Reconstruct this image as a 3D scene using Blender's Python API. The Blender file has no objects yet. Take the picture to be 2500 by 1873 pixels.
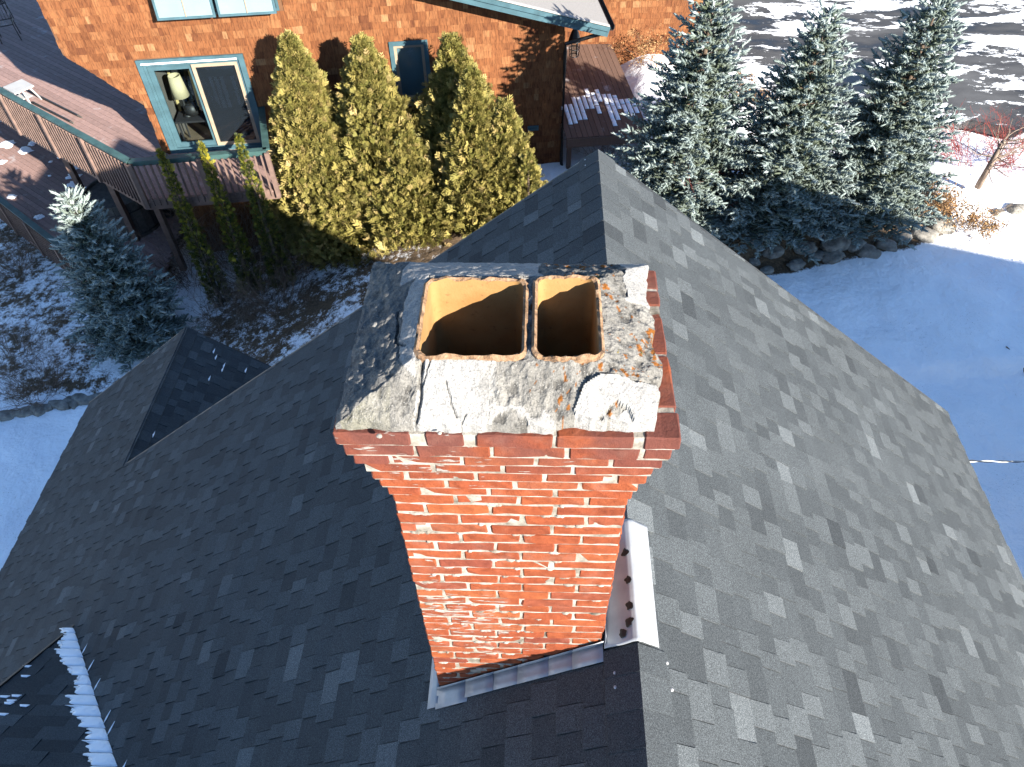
import bpy, bmesh, math, random
import numpy as np
from mathutils import Vector, Matrix, noise as mnoise

# ------------------------------------------------------------------ camera, sky, sun, exposure
scene = bpy.context.scene
col = scene.collection
W, H, FPX = 2500, 1873, 1836.97
ZO = 10.3                                   # drone height above the right-hand lawn
PITCH, ROLL, YAW = math.radians(48.539), math.radians(-1.362), math.radians(-2.8395)
FWD = Vector((math.sin(YAW)*math.cos(PITCH), math.cos(YAW)*math.cos(PITCH), -math.sin(PITCH)))
_r = FWD.cross(Vector((0, 0, 1))).normalized(); _u = _r.cross(FWD)
RGT = _r*math.cos(ROLL) + _u*math.sin(ROLL)
UPV = -_r*math.sin(ROLL) + _u*math.cos(ROLL)
cam_d = bpy.data.cameras.new('camera'); cam = bpy.data.objects.new('camera', cam_d); col.objects.link(cam)
cam.matrix_world = Matrix(((RGT.x, UPV.x, -FWD.x, 0), (RGT.y, UPV.y, -FWD.y, 0), (RGT.z, UPV.z, -FWD.z, ZO), (0, 0, 0, 1)))
cam_d.sensor_width = 36; cam_d.lens = FPX/W*36; cam_d.clip_start = .05; cam_d.clip_end = 2000
scene.camera = cam
SUN = Vector((.6475, -.659, .3827)).normalized()
world = bpy.data.worlds.new('World'); scene.world = world; world.use_nodes = True
wn = world.node_tree
sky = wn.nodes.new('ShaderNodeTexSky'); sky.sky_type = 'NISHITA'; sky.sun_disc = False
sky.sun_elevation = math.asin(SUN.z); sky.sun_rotation = math.atan2(SUN.x, SUN.y)
sky.air_density = 1.0; sky.dust_density = 0.0; sky.ozone_density = 4.2; sky.altitude = 300
wn.links.new(sky.outputs[0], wn.nodes['Background'].inputs[0])
wn.nodes['Background'].inputs[1].default_value = 0.077
sl = bpy.data.lights.new('sun', 'SUN'); sl.energy = 5.0; sl.angle = math.radians(.5); sl.color = (1, .93, .83)
so = bpy.data.objects.new('sun', sl); col.objects.link(so)
so.rotation_mode = 'QUATERNION'; so.rotation_quaternion = (-SUN).to_track_quat('-Z', 'Y')
so.location = SUN*60
vs = scene.view_settings
vs.view_transform = 'Standard'; vs.look = 'None'; vs.exposure = 2.1; vs.gamma = 1; vs.use_curve_mapping = False

rng = random.Random(7)
NR = np.random.default_rng(11)

# ------------------------------------------------------------------ pixels to directions
def ray(px, py):
    return RGT*((px-W/2)/FPX) - UPV*((py-H/2)/FPX) + FWD
def at_z(px, py, z):
    d = ray(px, py); p = d*((z-ZO)/d.z); return Vector((p.x, p.y, z))
def at_y(px, py, y):
    d = ray(px, py); p = d*(y/d.y); return Vector((p.x, p.y, p.z+ZO))
def to_px(p):
    q = Vector(p) - Vector((0, 0, ZO)); t = q.dot(FWD)
    return W/2 + FPX*q.dot(RGT)/t, H/2 - FPX*q.dot(UPV)/t, t
def smooth(a, b, x):
    t = np.clip((x-a)/(b-a), 0, 1); return t*t*(3-2*t)
def nz(x, y, z=0.0): return mnoise.noise(Vector((x, y, z)))
def fbm(x, y, z=0.0, o=4):
    s = 0; a = .5; f = 1
    for _ in range(o): s += a*mnoise.noise(Vector((x*f, y*f, z*f))); a *= .5; f *= 2.03
    return s

# ------------------------------------------------------------------ objects
def setp(o, label=None, cat=None, group=None, kind=None):
    if label: o['label'] = label
    if cat: o['category'] = cat
    if group: o['group'] = group
    if kind: o['kind'] = kind
    return o
def empty(name, loc=(0, 0, 0), parent=None, **k):
    o = bpy.data.objects.new(name, None); col.objects.link(o); o.location = loc; o.empty_display_size = .2
    if parent: o.parent = parent; o.matrix_parent_inverse = Matrix.Translation(-wloc(parent))
    return setp(o, **k)
def link(name, me, mat, parent=None, **k):
    if mat is not None and len(me.materials) == 0: me.materials.append(mat)
    o = bpy.data.objects.new(name, me); col.objects.link(o)
    if parent:
        o.parent = parent
        o.matrix_parent_inverse = Matrix.Translation(-wloc(parent))
    return setp(o, **k)
def wloc(o): return Vector(o.location)          # every object here is placed in world coordinates
class MB:
    """collects polygons in world coordinates"""
    def __init__(s): s.v = []; s.f = []; s.t = []
    def add(s, vs, fs, tone=None):
        b = len(s.v); s.v += [tuple(x) for x in vs]
        s.f += [tuple(b+i for i in f) for f in fs]
        if tone is not None: s.t += [tone]*len(fs)
        return s
    def box(s, x0, x1, y0, y1, z0, z1, tone=None):
        return s.obox(Vector(((x0+x1)/2, (y0+y1)/2, (z0+z1)/2)), Vector((1, 0, 0)), Vector((0, 1, 0)), Vector((0, 0, 1)), x1-x0, y1-y0, z1-z0, tone)
    def obox(s, c, a, b, n, la, lb, ln, tone=None):
        c = Vector(c); vs = []
        for i in (-.5, .5):
            for j in (-.5, .5):
                for k in (-.5, .5): vs.append(c+a*(la*i)+b*(lb*j)+n*(ln*k))
        return s.add(vs, [(0, 1, 3, 2), (4, 6, 7, 5), (0, 4, 5, 1), (2, 3, 7, 6), (0, 2, 6, 4), (1, 5, 7, 3)], tone)
    def beam(s, p, q, w, h, up=Vector((0, 0, 1)), tone=None):
        p = Vector(p); q = Vector(q); a = (q-p); L = a.length; a = a/L
        b = up.cross(a)
        if b.length < 1e-4: b = Vector((1, 0, 0)).cross(a)
        b.normalize(); n = a.cross(b)
        return s.obox((p+q)/2, a, b, n, L, w, h, tone)
    def tube(s, pts, r, n=8, cap=True, tone=None):
        pts = [Vector(p) for p in pts]; rs = r if isinstance(r, (list, tuple)) else [r]*len(pts)
        vs = []; up = Vector((.013, .02, 1))
        for i, p in enumerate(pts):
            t = (pts[min(i+1, len(pts)-1)]-pts[max(i-1, 0)]).normalized()
            a = t.cross(up)
            if a.length < .05: a = t.cross(Vector((0, 1, 0)))
            a.normalize(); b = t.cross(a)
            for k in range(n):
                an = 2*math.pi*k/n; vs.append(p+(a*math.cos(an)+b*math.sin(an))*rs[i])
        fs = [(i*n+k, i*n+(k+1) % n, (i+1)*n+(k+1) % n, (i+1)*n+k) for i in range(len(pts)-1) for k in range(n)]
        if cap: fs += [tuple(range(n-1, -1, -1)), tuple((len(pts)-1)*n+k for k in range(n))]
        return s.add(vs, fs, tone)
    def mesh(s, name):
        me = bpy.data.meshes.new(name); me.from_pydata(s.v, [], s.f)
        if s.t:
            at = me.attributes.new('tone', 'FLOAT', 'FACE'); at.data.foreach_set('value', s.t)
        me.update(); return me
    def build(s, name, mat, parent=None, smooth_=False, **k):
        me = s.mesh(name)
        bm = bmesh.new(); bm.from_mesh(me); bmesh.ops.recalc_face_normals(bm, faces=bm.faces); bm.to_mesh(me); bm.free()
        if smooth_: me.polygons.foreach_set('use_smooth', [True]*len(me.polygons))
        return link(name, me, mat, parent, **k)
def np_mesh(name, V, F, tone=None, smooth_=False):
    me = bpy.data.meshes.new(name); n, k = F.shape
    me.vertices.add(len(V)); me.vertices.foreach_set('co', V.astype(np.float32).ravel())
    me.loops.add(n*k); me.loops.foreach_set('vertex_index', F.astype(np.int32).ravel())
    me.polygons.add(n); me.polygons.foreach_set('loop_start', np.arange(0, n*k, k, dtype=np.int32))
    if smooth_: me.polygons.foreach_set('use_smooth', np.ones(n, dtype=bool))
    me.update(calc_edges=True)
    if tone is not None:
        at = me.attributes.new('tone', 'FLOAT', 'FACE'); at.data.foreach_set('value', tone.astype(np.float32))
    return me

# ------------------------------------------------------------------ materials
class Mat:
    def __init__(s, name, rough=.8, metal=0, spec=.3):
        s.m = bpy.data.materials.new(name); s.m.use_nodes = True; s.n = s.m.node_tree.nodes; s.l = s.m.node_tree.links
        s.b = s.n['Principled BSDF']; s.b.inputs['Roughness'].default_value = rough
        s.b.inputs['Metallic'].default_value = metal; s.b.inputs['Specular IOR Level'].default_value = spec
        s.tc = None
    def put(s, sock, v):
        if isinstance(v, bpy.types.NodeSocket): s.l.new(v, sock)
        elif isinstance(v, (tuple, list)) and len(v) == 3 and sock.type == 'RGBA': sock.default_value = (*v, 1)
        else: sock.default_value = v
    def pos(s, scale=(1, 1, 1), loc=(0, 0, 0), kind='pos'):
        if kind == 'pos': src = s.n.new('ShaderNodeNewGeometry').outputs['Position']
        elif kind == 'obj': src = s.n.new('ShaderNodeTexCoord').outputs['Object']
        mp = s.n.new('ShaderNodeMapping'); s.l.new(src, mp.inputs[0]); mp.inputs['Scale'].default_value = scale; mp.inputs['Location'].default_value = loc
        return mp.outputs[0]
    def noise(s, scale, detail=4, vec=None, rough=.55, dist=0.0):
        t = s.n.new('ShaderNodeTexNoise'); t.inputs['Scale'].default_value = scale; t.inputs['Detail'].default_value = detail
        t.inputs['Roughness'].default_value = rough; t.inputs['Distortion'].default_value = dist
        s.l.new(vec if vec is not None else s.pos(), t.inputs['Vector']); return t.outputs['Fac']
    def voro(s, scale, vec=None, feat='F1', out='Distance'):
        t = s.n.new('ShaderNodeTexVoronoi'); t.feature = feat; t.inputs['Scale'].default_value = scale
        s.l.new(vec if vec is not None else s.pos(), t.inputs['Vector']); return t.outputs[out]
    def ramp(s, fac, stops, interp='LINEAR'):
        r = s.n.new('ShaderNodeValToRGB'); s.put(r.inputs[0], fac); r.color_ramp.interpolation = interp
        e = r.color_ramp.elements
        while len(e) < len(stops): e.new(.5)
        for i, (p, c) in enumerate(stops):
            e[i].position = p
            e[i].color = (*c, 1) if isinstance(c, (tuple, list)) else (c, c, c, 1)
        return r.outputs[0]
    def mix(s, fac, a, b, mode='MIX'):
        m = s.n.new('ShaderNodeMix'); m.data_type = 'RGBA'; m.blend_type = mode
        s.put(m.inputs[0], fac); s.put(m.inputs[6], a); s.put(m.inputs[7], b); return m.outputs[2]
    def math(s, op, a, b=0.5, clamp=False):
        m = s.n.new('ShaderNodeMath'); m.operation = op; m.use_clamp = clamp; s.put(m.inputs[0], a); s.put(m.inputs[1], b); return m.outputs[0]
    def sep(s, vec, i):
        n = s.n.new('ShaderNodeSeparateXYZ'); s.l.new(vec, n.inputs[0]); return n.outputs[i]
    def attr(s, name, out='Fac'):
        a = s.n.new('ShaderNodeAttribute'); a.attribute_name = name; return a.outputs[out]
    def dim(s, c, k): return s.mix(1.0, c, (k, k, k) if not isinstance(k, tuple) else k, 'MULTIPLY')
    def rnd(s): return s.n.new('ShaderNodeObjectInfo').outputs['Random']
    def col(s, c): s.put(s.b.inputs['Base Color'], c); return s
    def rough(s, v): s.put(s.b.inputs['Roughness'], v); return s
    def bump(s, h, strength=.5, dist=.01):
        b = s.n.new('ShaderNodeBump'); b.inputs['Strength'].default_value = strength; b.inputs['Distance'].default_value = dist
        s.l.new(h, b.inputs['Height'])
        old = s.b.inputs['Normal'].links
        if old: s.l.new(old[0].from_socket, b.inputs['Normal'])
        s.l.new(b.outputs[0], s.b.inputs['Normal']); return s
MT = {}
def simple(name, c, rough=.7, var=.25, scale=8, metal=0, spec=.3, bump=.15, bscale=60, bdist=.003):
    m = Mat(name, rough, metal, spec); n = m.noise(scale, 5)
    c = c if name in ('snow', 'baluster_wood') else tuple(x*.68 for x in c)
    lo = tuple(x*(1-var) for x in c); hi = tuple(min(1, x*(1+var)) for x in c)
    m.col(m.ramp(n, [(.3, lo), (.7, hi)]))
    if bump: m.bump(m.noise(bscale, 3), bump, bdist)
    MT[name] = m.m; return m

def mat_brick():
    m = Mat('fired_brick', .85, spec=.2); r = m.rnd(); P = m.pos()
    c = m.ramp(r, [(0, (.38, .085, .033)), (.25, (.48, .12, .042)), (.5, (.44, .1, .038)), (.72, (.56, .155, .05)), (.88, (.35, .085, .048)), (1, (.52, .155, .06))])
    n = m.noise(26, 6, P); pit = m.ramp(m.noise(150, 3, P, .7), [(.6, 0), (.72, .55)]); c = m.mix(pit, c, (.1, .03, .015)); c = m.mix(.75, c, m.ramp(n, [(.25, (.55, .45, .42)), (.6, (1, 1, 1)), (.85, (1.25, 1.2, 1.15))]), 'MULTIPLY')
    # sooty brick near the flue mouth
    z = m.sep(P, 2); so_ = m.math('MULTIPLY', m.math('SUBTRACT', z, 8.30), 3.6, True)
    so_ = m.math('MULTIPLY', so_, m.ramp(m.noise(5, 4, P), [(.3, 0), (.52, 1)]), True)
    so_ = m.math('MULTIPLY', so_, .85)
    c = m.mix(so_, c, (.20, .07, .055))
    # mortar smeared over the faces
    sv = m.pos((2.2, 2.2, 13)); s1 = m.noise(5, 5, sv, .6)
    area = m.noise(2.6, 2, m.pos((1, 1, .9), (3.1, 0, 1.2)))
    xx = m.math('MULTIPLY', m.sep(P, 0), -.12)
    bx_ = m.math('POWER', m.math('MULTIPLY', m.math('ADD', m.sep(P, 0), .24), 2.2), 2.0); bz_ = m.math('POWER', m.math('MULTIPLY', m.math('SUBTRACT', z, 7.22), 1.5), 2.0)
    bl = m.math('MULTIPLY', m.math('SUBTRACT', .5, m.math('ADD', bx_, bz_)), .22)
    low = m.math('ADD', m.math('ADD', m.math('ADD', s1, m.math('MULTIPLY', area, .4)), xx), m.math('ADD', m.math('MAXIMUM', bl, -.03), .06))
    sm = m.ramp(low, [(.945, 0), (.985, 1)])
    pale = m.ramp(m.noise(12, 5, P), [(.56, 0), (.75, .28)])
    c = m.mix(pale, c, (.5, .27, .2)); c = m.mix(sm, c, (.52, .48, .43))
    m.col(m.dim(c, .405)); m.bump(m.noise(70, 6, P, .75), .8, .006); m.bump(sm, .5, .003); MT['brick'] = m.m
def mat_mortar():
    m = Mat('lime_mortar', .95, spec=.1); P = m.pos(); n = m.noise(18, 6, P)
    m.col(m.ramp(n, [(.3, (.09, .078, .06)), (.5, (.22, .2, .168)), (.7, (.31, .29, .255))])); m.bump(m.noise(70, 6, P, .7), .8, .006); MT['mortar'] = m.m
def mat_crown():
    m = Mat('weathered_crown', .95, spec=.1); P = m.pos(); c = m.attr('col', 'Color')
    fine = m.noise(170, 4, P, .7); mid = m.noise(45, 5, P, .65)
    c = m.mix(.8, c, m.ramp(fine, [(.3, (.3, .3, .3)), (.46, (1, 1, 1)), (.75, (1.4, 1.38, 1.35))]), 'MULTIPLY')
    c = m.mix(.6, c, m.ramp(mid, [(.3, (.6, .6, .6)), (.55, (1, 1, 1)), (.8, (1.2, 1.2, 1.2))]), 'MULTIPLY')
    peb = m.voro(120, P); c = m.mix(m.math('MULTIPLY', m.ramp(peb, [(.12, .8), (.28, 0)]), m.attr('agg')), c, (.62, .6, .56))
    m.col(m.dim(c, .32)); m.bump(mid, .7, .010); m.bump(fine, .7, .003); MT['crown'] = m.m
def mat_flue():
    m = Mat('clay_flue', .8, spec=.25); P = m.pos(); n = m.noise(9, 5, P)
    c = m.ramp(n, [(.3, (.50, .26, .085)), (.65, (.6, .36, .14))])
    sp = m.ramp(m.noise(60, 4, P), [(.62, 0), (.72, .6)]); c = m.mix(sp, c, (.28, .14, .06))
    z = m.sep(P, 2); deep = m.math('MULTIPLY', m.math('SUBTRACT', 8.42, z), 1.6, True)  # darker with depth down the flue
    c = m.mix(m.math('MULTIPLY', deep, .9), c, (.05, .035, .025))
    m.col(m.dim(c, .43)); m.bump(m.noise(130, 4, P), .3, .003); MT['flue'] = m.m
    m = Mat('chipped_flue_rim', .9, spec=.15); P = m.pos(); n = m.noise(40, 6, P, .7)
    m.col(m.ramp(n, [(.3, (.05, .035, .025)), (.45, (.17, .1, .055)), (.7, (.28, .19, .12))])); m.bump(m.noise(80, 5, P, .7), .8, .008); MT['flue_rim'] = m.m
def mat_shingle():
    m = Mat('asphalt_shingle', .9, spec=.12); t = m.attr('tone'); P = m.pos()
    c = m.ramp(t, [(0, (.062, .063, .064)), (.35, (.09, .091, .091)), (.7, (.12, .12, .118)), (1, (.185, .183, .178))])
    g = m.noise(260, 2, P, .8); g2 = m.noise(110, 3, P, .75); big = m.noise(1.3, 4, P)
    c = m.mix(.9, c, m.ramp(g, [(.34, (.3, .3, .31)), (.5, (1, 1, 1)), (.66, (2.0, 1.98, 1.94))]), 'MULTIPLY')
    c = m.mix(.7, c, m.ramp(g2, [(.3, (.6, .6, .6)), (.7, (1.4, 1.4, 1.4))]), 'MULTIPLY')
    c = m.mix(.5, c, m.ramp(big, [(.3, (.78, .78, .78)), (.7, (1.2, 1.2, 1.2))]), 'MULTIPLY')
    m.col(m.dim(c, (.45, .505, .545))); m.bump(g, .5, .002); m.bump(g2, .4, .003); MT['shingle'] = m.m
def mat_cedar():
    m = Mat('cedar_shingle', .8, spec=.2); t = m.attr('tone'); P = m.pos()
    c = m.ramp(t, [(0, (.2, .062, .022)), (.3, (.28, .092, .03)), (.55, (.34, .118, .04)), (.8, (.41, .16, .058)), (1, (.47, .22, .09))])
    g = m.noise(4, 5, m.pos((9, 9, 1.6)), .6); c = m.mix(.9, c, m.ramp(g, [(.3, (.42, .34, .3)), (.52, (1, 1, 1)), (.75, (1.4, 1.35, 1.25))]), 'MULTIPLY')
    b = m.noise(.7, 3, P); c = m.mix(.6, c, m.ramp(b, [(.3, (.75, .72, .7)), (.7, (1.2, 1.2, 1.2))]), 'MULTIPLY')
    m.col(m.dim(c, (.44, .49, .54))); m.bump(g, .5, .008); MT['cedar'] = m.m
def mat_ground():
    m = Mat('snowy_ground', .9, spec=.15); P = m.pos(); d = m.attr('dirt')
    n = m.noise(6, 6, P, .7); n2 = m.noise(1.1, 4, P); n3 = m.noise(28, 3, P, .6)
    spk = m.math('ADD', m.math('MULTIPLY', n, .6), m.math('MULTIPLY', n2, .5))
    spk = m.math('ADD', spk, m.math('MULTIPLY', n3, .25))
    tot = m.math('ADD', spk, d)
    f = m.ramp(tot, [(.86, 0), (.97, 1)])
    fl_ = m.math('MULTIPLY', m.ramp(m.noise(38, 3, m.pos((1, 1.5, 1)), .6), [(.63, 0), (.70, .75)]), m.ramp(m.noise(.9, 3, P), [(.46, 0), (.62, 1)])); f = m.math('MAXIMUM', f, fl_)
    dirt = m.ramp(m.noise(22, 5, P, .7), [(.3, (.06, .042, .028)), (.55, (.16, .11, .068)), (.8, (.28, .2, .125))])
    snow = m.ramp(n2, [(.3, (.8, .82, .85)), (.7, (.88, .89, .9))])
    m.col(m.mix(f, snow, m.dim(dirt, .7))); m.bump(n2, .6, .3); m.bump(n, .6, .06); m.bump(f, -.6, .04); MT['ground'] = m.m
def mat_drive():
    m = Mat('snowy_asphalt', .75, spec=.4); P = m.pos()
    v = m.pos((.42, .95, 1)); v2 = m.pos((1.1, 2.4, 1), (5, 2, 0)); v.node.inputs['Rotation'].default_value = (0, 0, .28); v2.node.inputs['Rotation'].default_value = (0, 0, .22)
    a = m.noise(.8, 8, v, .66, .9); b = m.noise(1.5, 6, v2, .66, .5)
    sn = m.math('ADD', m.math('MULTIPLY', a, .75), m.math('MULTIPLY', b, .4))
    near = m.math('MULTIPLY', m.math('SUBTRACT', m.sep(P, 0), 7.0), .006)
    sn = m.math('ADD', sn, near)
    f = m.ramp(sn, [(.605, 0), (.63, 1)])
    w = m.noise(.7, 5, m.pos((.5, 1, 1), (2, 7, 0)), .6)
    asp = m.ramp(w, [(.36, (.012, .012, .014)), (.46, (.05, .05, .052)), (.6, (.105, .105, .105)), (.75, (.16, .16, .16))])
    asp = m.mix(.5, asp, m.ramp(m.noise(60, 3, P), [(.3, (.6, .6, .6)), (.7, (1.4, 1.4, 1.4))]), 'MULTIPLY')
    m.col(m.mix(f, m.dim(asp, .65), (.86, .88, .9))); m.rough(m.ramp(w, [(.36, .25), (.5, .85)])); m.bump(f, .8, .03); MT['drive'] = m.m
def mat_foliage(name, stops, rough=.6, trans=.15, spec=.3, nscale=2.5):
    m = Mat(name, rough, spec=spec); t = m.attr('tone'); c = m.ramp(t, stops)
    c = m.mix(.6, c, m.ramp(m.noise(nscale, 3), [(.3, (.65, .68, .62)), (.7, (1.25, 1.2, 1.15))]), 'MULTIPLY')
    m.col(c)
    if trans:
        out = m.n['Material Output']; tr = m.n.new('ShaderNodeBsdfTranslucent'); m.l.new(c, tr.inputs[0])
        mx = m.n.new('ShaderNodeMixShader'); mx.inputs[0].default_value = trans
        m.l.new(m.b.outputs[0], mx.inputs[1]); m.l.new(tr.outputs[0], mx.inputs[2]); m.l.new(mx.outputs[0], out.inputs[0])
    MT[name] = m.m
def mat_metal():
    m = Mat('aluminium_flashing', .5, .12, .4); P = m.pos(); n = m.noise(9, 5, P, .6)
    m.col(m.ramp(n, [(.3, (.22, .23, .245)), (.7, (.31, .32, .33))])); m.rough(m.ramp(m.noise(14, 4, P), [(.3, .3), (.7, .55)]))
    m.bump(m.noise(7, 4, P), .25, .006); MT['flashing'] = m.m
def mat_glass():
    m = Mat('window_glass', .02); out = m.n['Material Output']
    fr = m.n.new('ShaderNodeFresnel'); fr.inputs[0].default_value = 1.5
    tr = m.n.new('ShaderNodeBsdfTransparent'); tr.inputs[0].default_value = (.82, .87, .88, 1)
    gl = m.n.new('ShaderNodeBsdfGlossy'); gl.inputs['Roughness'].default_value = .02
    mx = m.n.new('ShaderNodeMixShader'); bf = m.n.new('ShaderNodeNewGeometry').outputs['Backfacing']; m.l.new(m.math('MULTIPLY', fr.outputs[0], m.math('SUBTRACT', 1.0, bf)), mx.inputs[0]); m.l.new(tr.outputs[0], mx.inputs[1]); m.l.new(gl.outputs[0], mx.inputs[2])
    m.l.new(mx.outputs[0], out.inputs[0]); MT['glass'] = m.m
def mat_board(name, c, axis=(1, 1, 1)):
    m = Mat(name, .75, spec=.25); r = m.rnd(); P = m.pos()
    k = m.ramp(r, [(0, tuple(x*.82 for x in c)), (1, tuple(x*1.15 for x in c))])
    k = m.mix(.6, k, m.ramp(m.noise(9, 5, m.pos(axis), .6), [(.3, (.7, .7, .7)), (.7, (1.2, 1.2, 1.2))]), 'MULTIPLY')
    fr = m.ramp(m.noise(2.2, 5, P, .65), [(.6, 0), (.72, .5)]); k = m.mix(fr, k, (.62, .62, .64))
    m.col(m.dim(k, .68)); MT[name] = m.m

mat_brick(); mat_mortar(); mat_crown(); mat_flue(); mat_shingle(); mat_cedar(); mat_ground(); mat_drive(); mat_metal(); mat_glass()
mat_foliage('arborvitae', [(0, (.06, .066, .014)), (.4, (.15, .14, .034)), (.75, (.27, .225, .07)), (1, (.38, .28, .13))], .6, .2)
mat_foliage('arborvitae_dark', [(0, (.02, .03, .008)), (.5, (.045, .06, .012)), (.85, (.2, .19, .02)), (1, (.36, .3, .03))], .6, .2)  # shade and sunlit yellow tips of the narrow arborvitae put into the colour
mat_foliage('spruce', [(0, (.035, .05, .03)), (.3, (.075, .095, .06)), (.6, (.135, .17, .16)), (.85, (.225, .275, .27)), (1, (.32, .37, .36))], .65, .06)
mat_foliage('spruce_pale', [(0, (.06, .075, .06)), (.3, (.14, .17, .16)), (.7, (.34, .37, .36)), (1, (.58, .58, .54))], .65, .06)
mat_foliage('dry_leaves', [(0, (.12, .06, .025)), (.5, (.27, .15, .06)), (1, (.42, .27, .13))], .8, .15)
simple('bark', (.12, .085, .06), .9, .4, 20, bump=.6, bscale=40, bdist=.01)
simple('brown_twig', (.22, .15, .105), .85, .35, 6, bump=0)
simple('grey_twig', (.28, .21, .16), .85, .35, 6, bump=0)
simple('red_twig', (.32, .06, .045), .7, .35, 5, bump=0)
simple('stone', (.27, .255, .225), .9, .5, 7, bump=.7, bscale=22, bdist=.02)
simple('teal_paint', (.06, .125, .15), .5, .2, 5, bump=.1)
simple('teal_rail', (.045, .10, .095), .55, .3, 4, bump=.1)
simple('cream_frame', (.36, .28, .2), .6, .15, 6, bump=.1)
simple('pale_pane', (.21, .3, .33), .25, .08, 2, bump=0, spec=.6)
simple('dark_metal', (.02, .019, .018), .5, .3, 6, bump=.1, spec=.4)
simple('black_iron', (.012, .012, .013), .45, .2, 6, bump=0, spec=.4)
simple('pale_roofing', (.3, .285, .27), .85, .12, 40, bump=.3, bscale=90)
simple('white_plastic', (.5, .5, .49), .5, .08, 4, bump=0)
simple('baluster_wood', (.125, .082, .066), .75, .25, 8, bump=.1)
simple('grey_staves', (.11, .1, .09), .85, .3, 10, bump=.3)
simple('snow', (.86, .87, .89), .85, .04, 6, bump=.5, bscale=25, bdist=.02, spec=.2)
simple('lead_tar', (.012, .012, .013), .5, .2, 8, bump=.1)
simple('lampshade', (.6, .5, .3), .8, .05, 4, bump=0)
simple('room_wall', (.16, .14, .12), .9, .1, 4, bump=0)
simple('room_floor', (.2, .15, .1), .6, .2, 4, bump=0)
simple('gold_frame', (.55, .42, .18), .5, .15, 6, bump=0)
simple('red_cloth', (.3, .03, .05), .85, .2, 12, bump=0)
simple('dark_cloth', (.025, .024, .026), .8, .2, 6, bump=0)
simple('pale_cloth', (.5, .52, .52), .8, .1, 6, bump=0)
simple('white_paint', (.42, .41, .39), .6, .08, 6, bump=.1)
simple('render_wall', (.5, .47, .42), .9, .1, 3, bump=.3)
mat_board('deck_board', (.36, .235, .205), (1, 1, 1)); mat_board('walk_board', (.19, .115, .085), (5, .6, 1))
m = Mat('green_lichen', .95); m.col(m.ramp(m.noise(60, 4), [(.3, (.05, .04, .01)), (.7, (.13, .1, .03))])); m.bump(m.noise(120, 3), .8, .006); MT['moss'] = m.m

# ------------------------------------------------------------------ the ground
RL = [at_z(*q, 0) for q in [(1760, 690), (1850, 662), (1960, 640), (2100, 610), (2220, 590), (2320, 548), (2420, 522), (2560, 480), (2800, 420)]]
RLx = np.array([p.x for p in RL]); RLy = np.array([p.y for p in RL])
def rock_y(x): return np.interp(x, RLx, RLy)
SHR = []      # bare beds: (x, y, radius)
def ground_z(x, y):
    x = np.asarray(x, float); y = np.asarray(y, float)
    z = -1.9*(1-smooth(-8.5, -1.0, x))
    z = z - .35*(1-smooth(-16, -9.5, x))
    bank = smooth(.0, .55, y-rock_y(x))*smooth(1.6, 3.0, x)
    z = z + .6*bank
    step = smooth(-.12, .12, y-(9.5+.05*(x-6)+.12*np.sin(x*.9)))*smooth(3, 5, x)*(1-bank)
    z = z - .22*(1-step)*smooth(3, 5, x)
    return z
def dirt_f(x, y):
    dy = y-rock_y(x); e = smooth(-.45, .02, dy)*(1-smooth(1.5, 3.2, dy))*smooth(1.5, 3.2, x)*(1-smooth(8.2, 10, x))
    d = .6*e
    dl = (1-smooth(-10.2, -6.5, x))*smooth(9.6, 10.4, y+.2*np.sin(x*2))*(1-smooth(17, 22, y)); d = np.maximum(d, .30*dl)
    br = smooth(-9.2, -7.2, x)*(1-smooth(-1.5, .5, x))*smooth(6.5, 8, y)*(1-smooth(15, 18, y)); d = np.maximum(d, .33*br)
    hy = smooth(-4.5, -2.5, x)*(1-smooth(2.2, 3.4, x))*smooth(9, 12.5, y)*(1-smooth(14.5, 15.3, y)); d = np.maximum(d, .42*hy)
    return d - .05
def axis_coords(lo, hi, step, far, n=16):
    core = np.arange(lo, hi+1e-6, step); g = np.geomspace(step*2, far, n)
    return np.concatenate([lo-g[::-1], core, hi+g])
def build_ground():
    xs = axis_coords(-17, 17, .14, 700); ys = axis_coords(2.5, 30, .14, 700)
    X, Y = np.meshgrid(xs, ys, indexing='ij'); Z = ground_z(X, Y)
    rough = np.array([fbm(a*1.3, b*1.3, 2.2, 3) for a, b in zip(X.ravel(), Y.ravel())]).reshape(X.shape)
    Z = Z + rough*.07
    V = np.stack([X, Y, Z], -1).reshape(-1, 3); nx, ny = X.shape
    i = np.arange(nx-1)[:, None]*ny + np.arange(ny-1)[None, :]
    F = np.stack([i, i+ny, i+ny+1, i+1], -1).reshape(-1, 4)
    me = np_mesh('ground', V, F, smooth_=True)
    at = me.attributes.new('dirt', 'FLOAT', 'POINT'); at.data.foreach_set('value', dirt_f(X, Y).astype(np.float32).ravel())
    link('ground', me, MT['ground'], kind='structure')
build_ground()
def build_drive():
    z = .70
    pts = [at_z(*q, z) for q in [(1590, 60), (1660, 150), (1800, 215), (2000, 262), (2200, 285), (2370, 292), (2500, 322)]]
    e = pts[-1]
    poly = [(p.x, p.y) for p in pts] + [(e.x+40, e.y-6), (e.x+40, 60), (pts[0].x+1.0, 60)]
    bm = bmesh.new(); up = [bm.verts.new((x, y, z)) for x, y in poly]; f = bm.faces.new(up)
    r = bmesh.ops.extrude_face_region(bm, geom=[f]); 
    for v in r['geom']:
        if isinstance(v, bmesh.types.BMVert): v.co.z -= .25
    bmesh.ops.recalc_face_normals(bm, faces=bm.faces)
    me = bpy.data.meshes.new('driveway'); bm.to_mesh(me); bm.free(); link('driveway', me, MT['drive'], kind='structure')
build_drive()

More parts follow.
